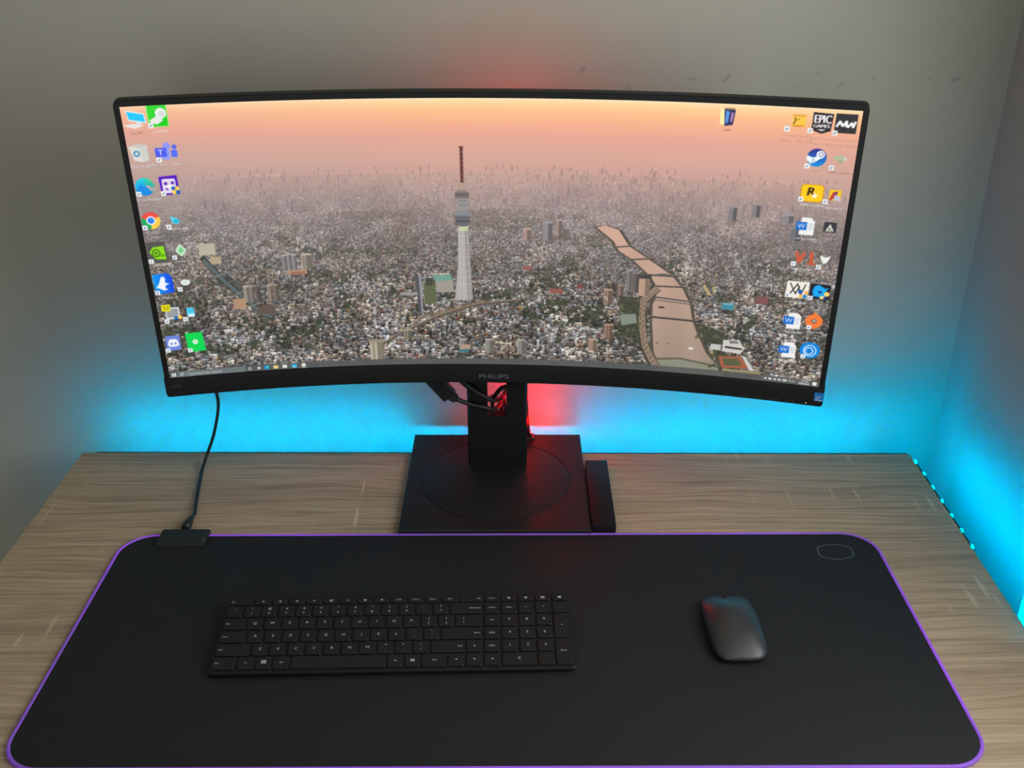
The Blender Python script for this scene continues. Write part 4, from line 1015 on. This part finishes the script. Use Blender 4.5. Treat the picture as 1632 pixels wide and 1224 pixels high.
row(0, [(1.4, [('Ctrl', 0, 0, S2, 'L')]), (1.0, [('Fn', 0, 0, S2, 'C')]), (.95, [('#win', 0, .001, .0046, 'C')]), (1.0, [('Alt', 0, 0, S2, 'C')]), (5.3, []), (.95, [('Alt', 0, 0, S2, 'C')]), (.95, [('#grid', 0, 0, .0036, 'C')]), (1.45, [('Ctrl', 0, 0, S2, 'C')]), (1, [('#left', 0, 0, .0026, 'C')]), (1, [('#down', 0, 0, .0028, 'C')]), (1, [('#right', 0, 0, .0028, 'C')]), (2, [C_('0')]), (1, [C_('.')])])
row(1, [(2.0, [('Shift', 0, 0, S2, 'L')])] + [(1, [C_(c)]) for c in 'ZXCVBNM'] + [(1, two('<', ',')), (1, two('>', '.')), (1, two('?', '/')), (2.0, [('Shift', 0, 0, S2, 'R')]), (1, [('#up', 0, 0, .0026, 'C')])])
row(1, [(1, [('PgDn', 0, 0, S2, 'C')])] + [(1, [C_(c)]) for c in '123'], x=15)
row(2, [(1.55, [('Caps', 0, 0, S2, 'L')])] + [(1, [C_(c)]) for c in 'ASDFGHJKL'] + [(1, two(':', ';')), (1, two('"', "'")), (2.45, [('Enter', 0, 0, S2, 'R')]), (1, [('PgUp', 0, 0, S2, 'C')])] + [(1, [C_(c)]) for c in '456'])
row(3, [(1.35, [('Tab', 0, 0, S2, 'L')])] + [(1, [C_(c)]) for c in 'QWERTYUIOP'] + [(1, two('{', '[')), (1, two('}', ']')), (1.65, [('|', -.006, .003, .003, 'C'), ('\\', -.006, -.003, .003, 'C')]), (1, [('End', 0, 0, S2, 'C')])] + [(1, [C_(c)]) for c in '789'])
row(4, [(1, two('~', '`'))] + [(1, two(a, b)) for a, b in zip('!@#$%^&*()_+', '1234567890-=')] + [(2, [('Backspace', 0, 0, S2, 'R')]), (1, [('Home', 0, 0, S2, 'C')]), (1, [('Num', 0, 0, S2, 'C')]), (1, [C_('/', .003)]), (1, [C_('*', .003)]), (1, [C_('-', .003)])])
key(xl + 19 * U, row_y(2), U, 2 * U, [C_('+', .003)])
key(xl + 19 * U, row_y(0), U, 2 * U, [('Enter', 0, .001, S2, 'C')])
yt = row_y(5); dt = .0108
F = ['#left', '#dia', '#right', '#spk', '#spk', '#spk', '#bar', '#sq', '#dia']
row(5, [(1.5, [('Esc', 0, 0, S2, 'L')])] + [(1, [(f_, 0, 0, .0030, 'C')]) for f_ in ('#left', '#dia', '#spk', '#down', '#grid', '#bar', '#sq', '#spk')] + [(1, [('PrtSc', 0, 0, S2, 'C')]), (1, [('Home', 0, 0, S2, 'C')]), (1, [('Menu', 0, 0, S2, 'C')]), (1, [('End', 0, 0, S2, 'C')]), (1.5, [('Del', 0, 0, S2, 'R')]), (1, [('Insert', 0, 0, S2, 'C')]), (1, [('#dia', 0, 0, .0036, 'C')]), (1, [('#sq', 0, 0, .0030, 'C')]), (1, [('#grid', 0, 0, .0034, 'C')]), (1, [('#sq', 0, 0, .0036, 'C')])], d=dt, y=yt)

# ------------------------------------------------------------------ mouse
ms = thing('mouse', 'flat black wireless mouse on the right side of the desk mat', 'mouse', (0.2498, 0.8958, DZ + MH), 0.03)
def sup(n_, a, b, e=4.6):
    o = []
    for k in range(n_):
        t = 2 * math.pi * k / n_; c, s = math.cos(t), math.sin(t)
        o.append((a * math.copysign(abs(c) ** (2 / e), c), b * math.copysign(abs(s) ** (2 / e), s)))
    return o
ma_, mb_ = .0300, .0530
bm = bmesh.new()
rings = []
def mtop(x, y):
    t = (y + mb_) / (2 * mb_)                # 0 at the palm end, 1 at the finger end
    h = .0085 + .0175 * (math.sin(math.pi * min(1, max(0, .12 + t * .80))) ** .9)
    return h - .0035 * (x / ma_) ** 2
ol = sup(56, ma_, mb_)
rings.append([(x * .95, y * .965, .0035) for x, y in ol])
rings.append([(x, y, .0055) for x, y in ol])
for k in range(1, 12):
    f_ = k / 11; r_ = math.cos(f_ * math.pi / 2 * .985); z_ = math.sin(f_ * math.pi / 2) ** .75
    rings.append([(x * r_, y * r_, .0055 + (mtop(x * r_, y * r_) - .0055) * min(1, z_)) for x, y in ol])
loft(bm, rings)
build('shell', bm, M['mouse'], ms, smooth=True, angle=60)
bm = bmesh.new(); ob = sup(40, ma_ * .90, mb_ * .93)
loft(bm, [[(x, y, .0003) for x, y in ob], [(x, y, .0040) for x, y in ob]]); build('underside', bm, M['plastic'], ms)
bm = bmesh.new()
wz = mtop(0, .0415) - .0062
rings = [[(x_, .0415 + r_ * math.cos(2 * math.pi * k / 20), wz - .0005 + r_ * math.sin(2 * math.pi * k / 20)) for k in range(20)] for x_, r_ in ((-.0019, .0046), (-.0014, .0052), (.0014, .0052), (.0019, .0046))]
loft(bm, rings)
build('scroll_wheel', bm, M['rubber'], ms, smooth=True, angle=40)
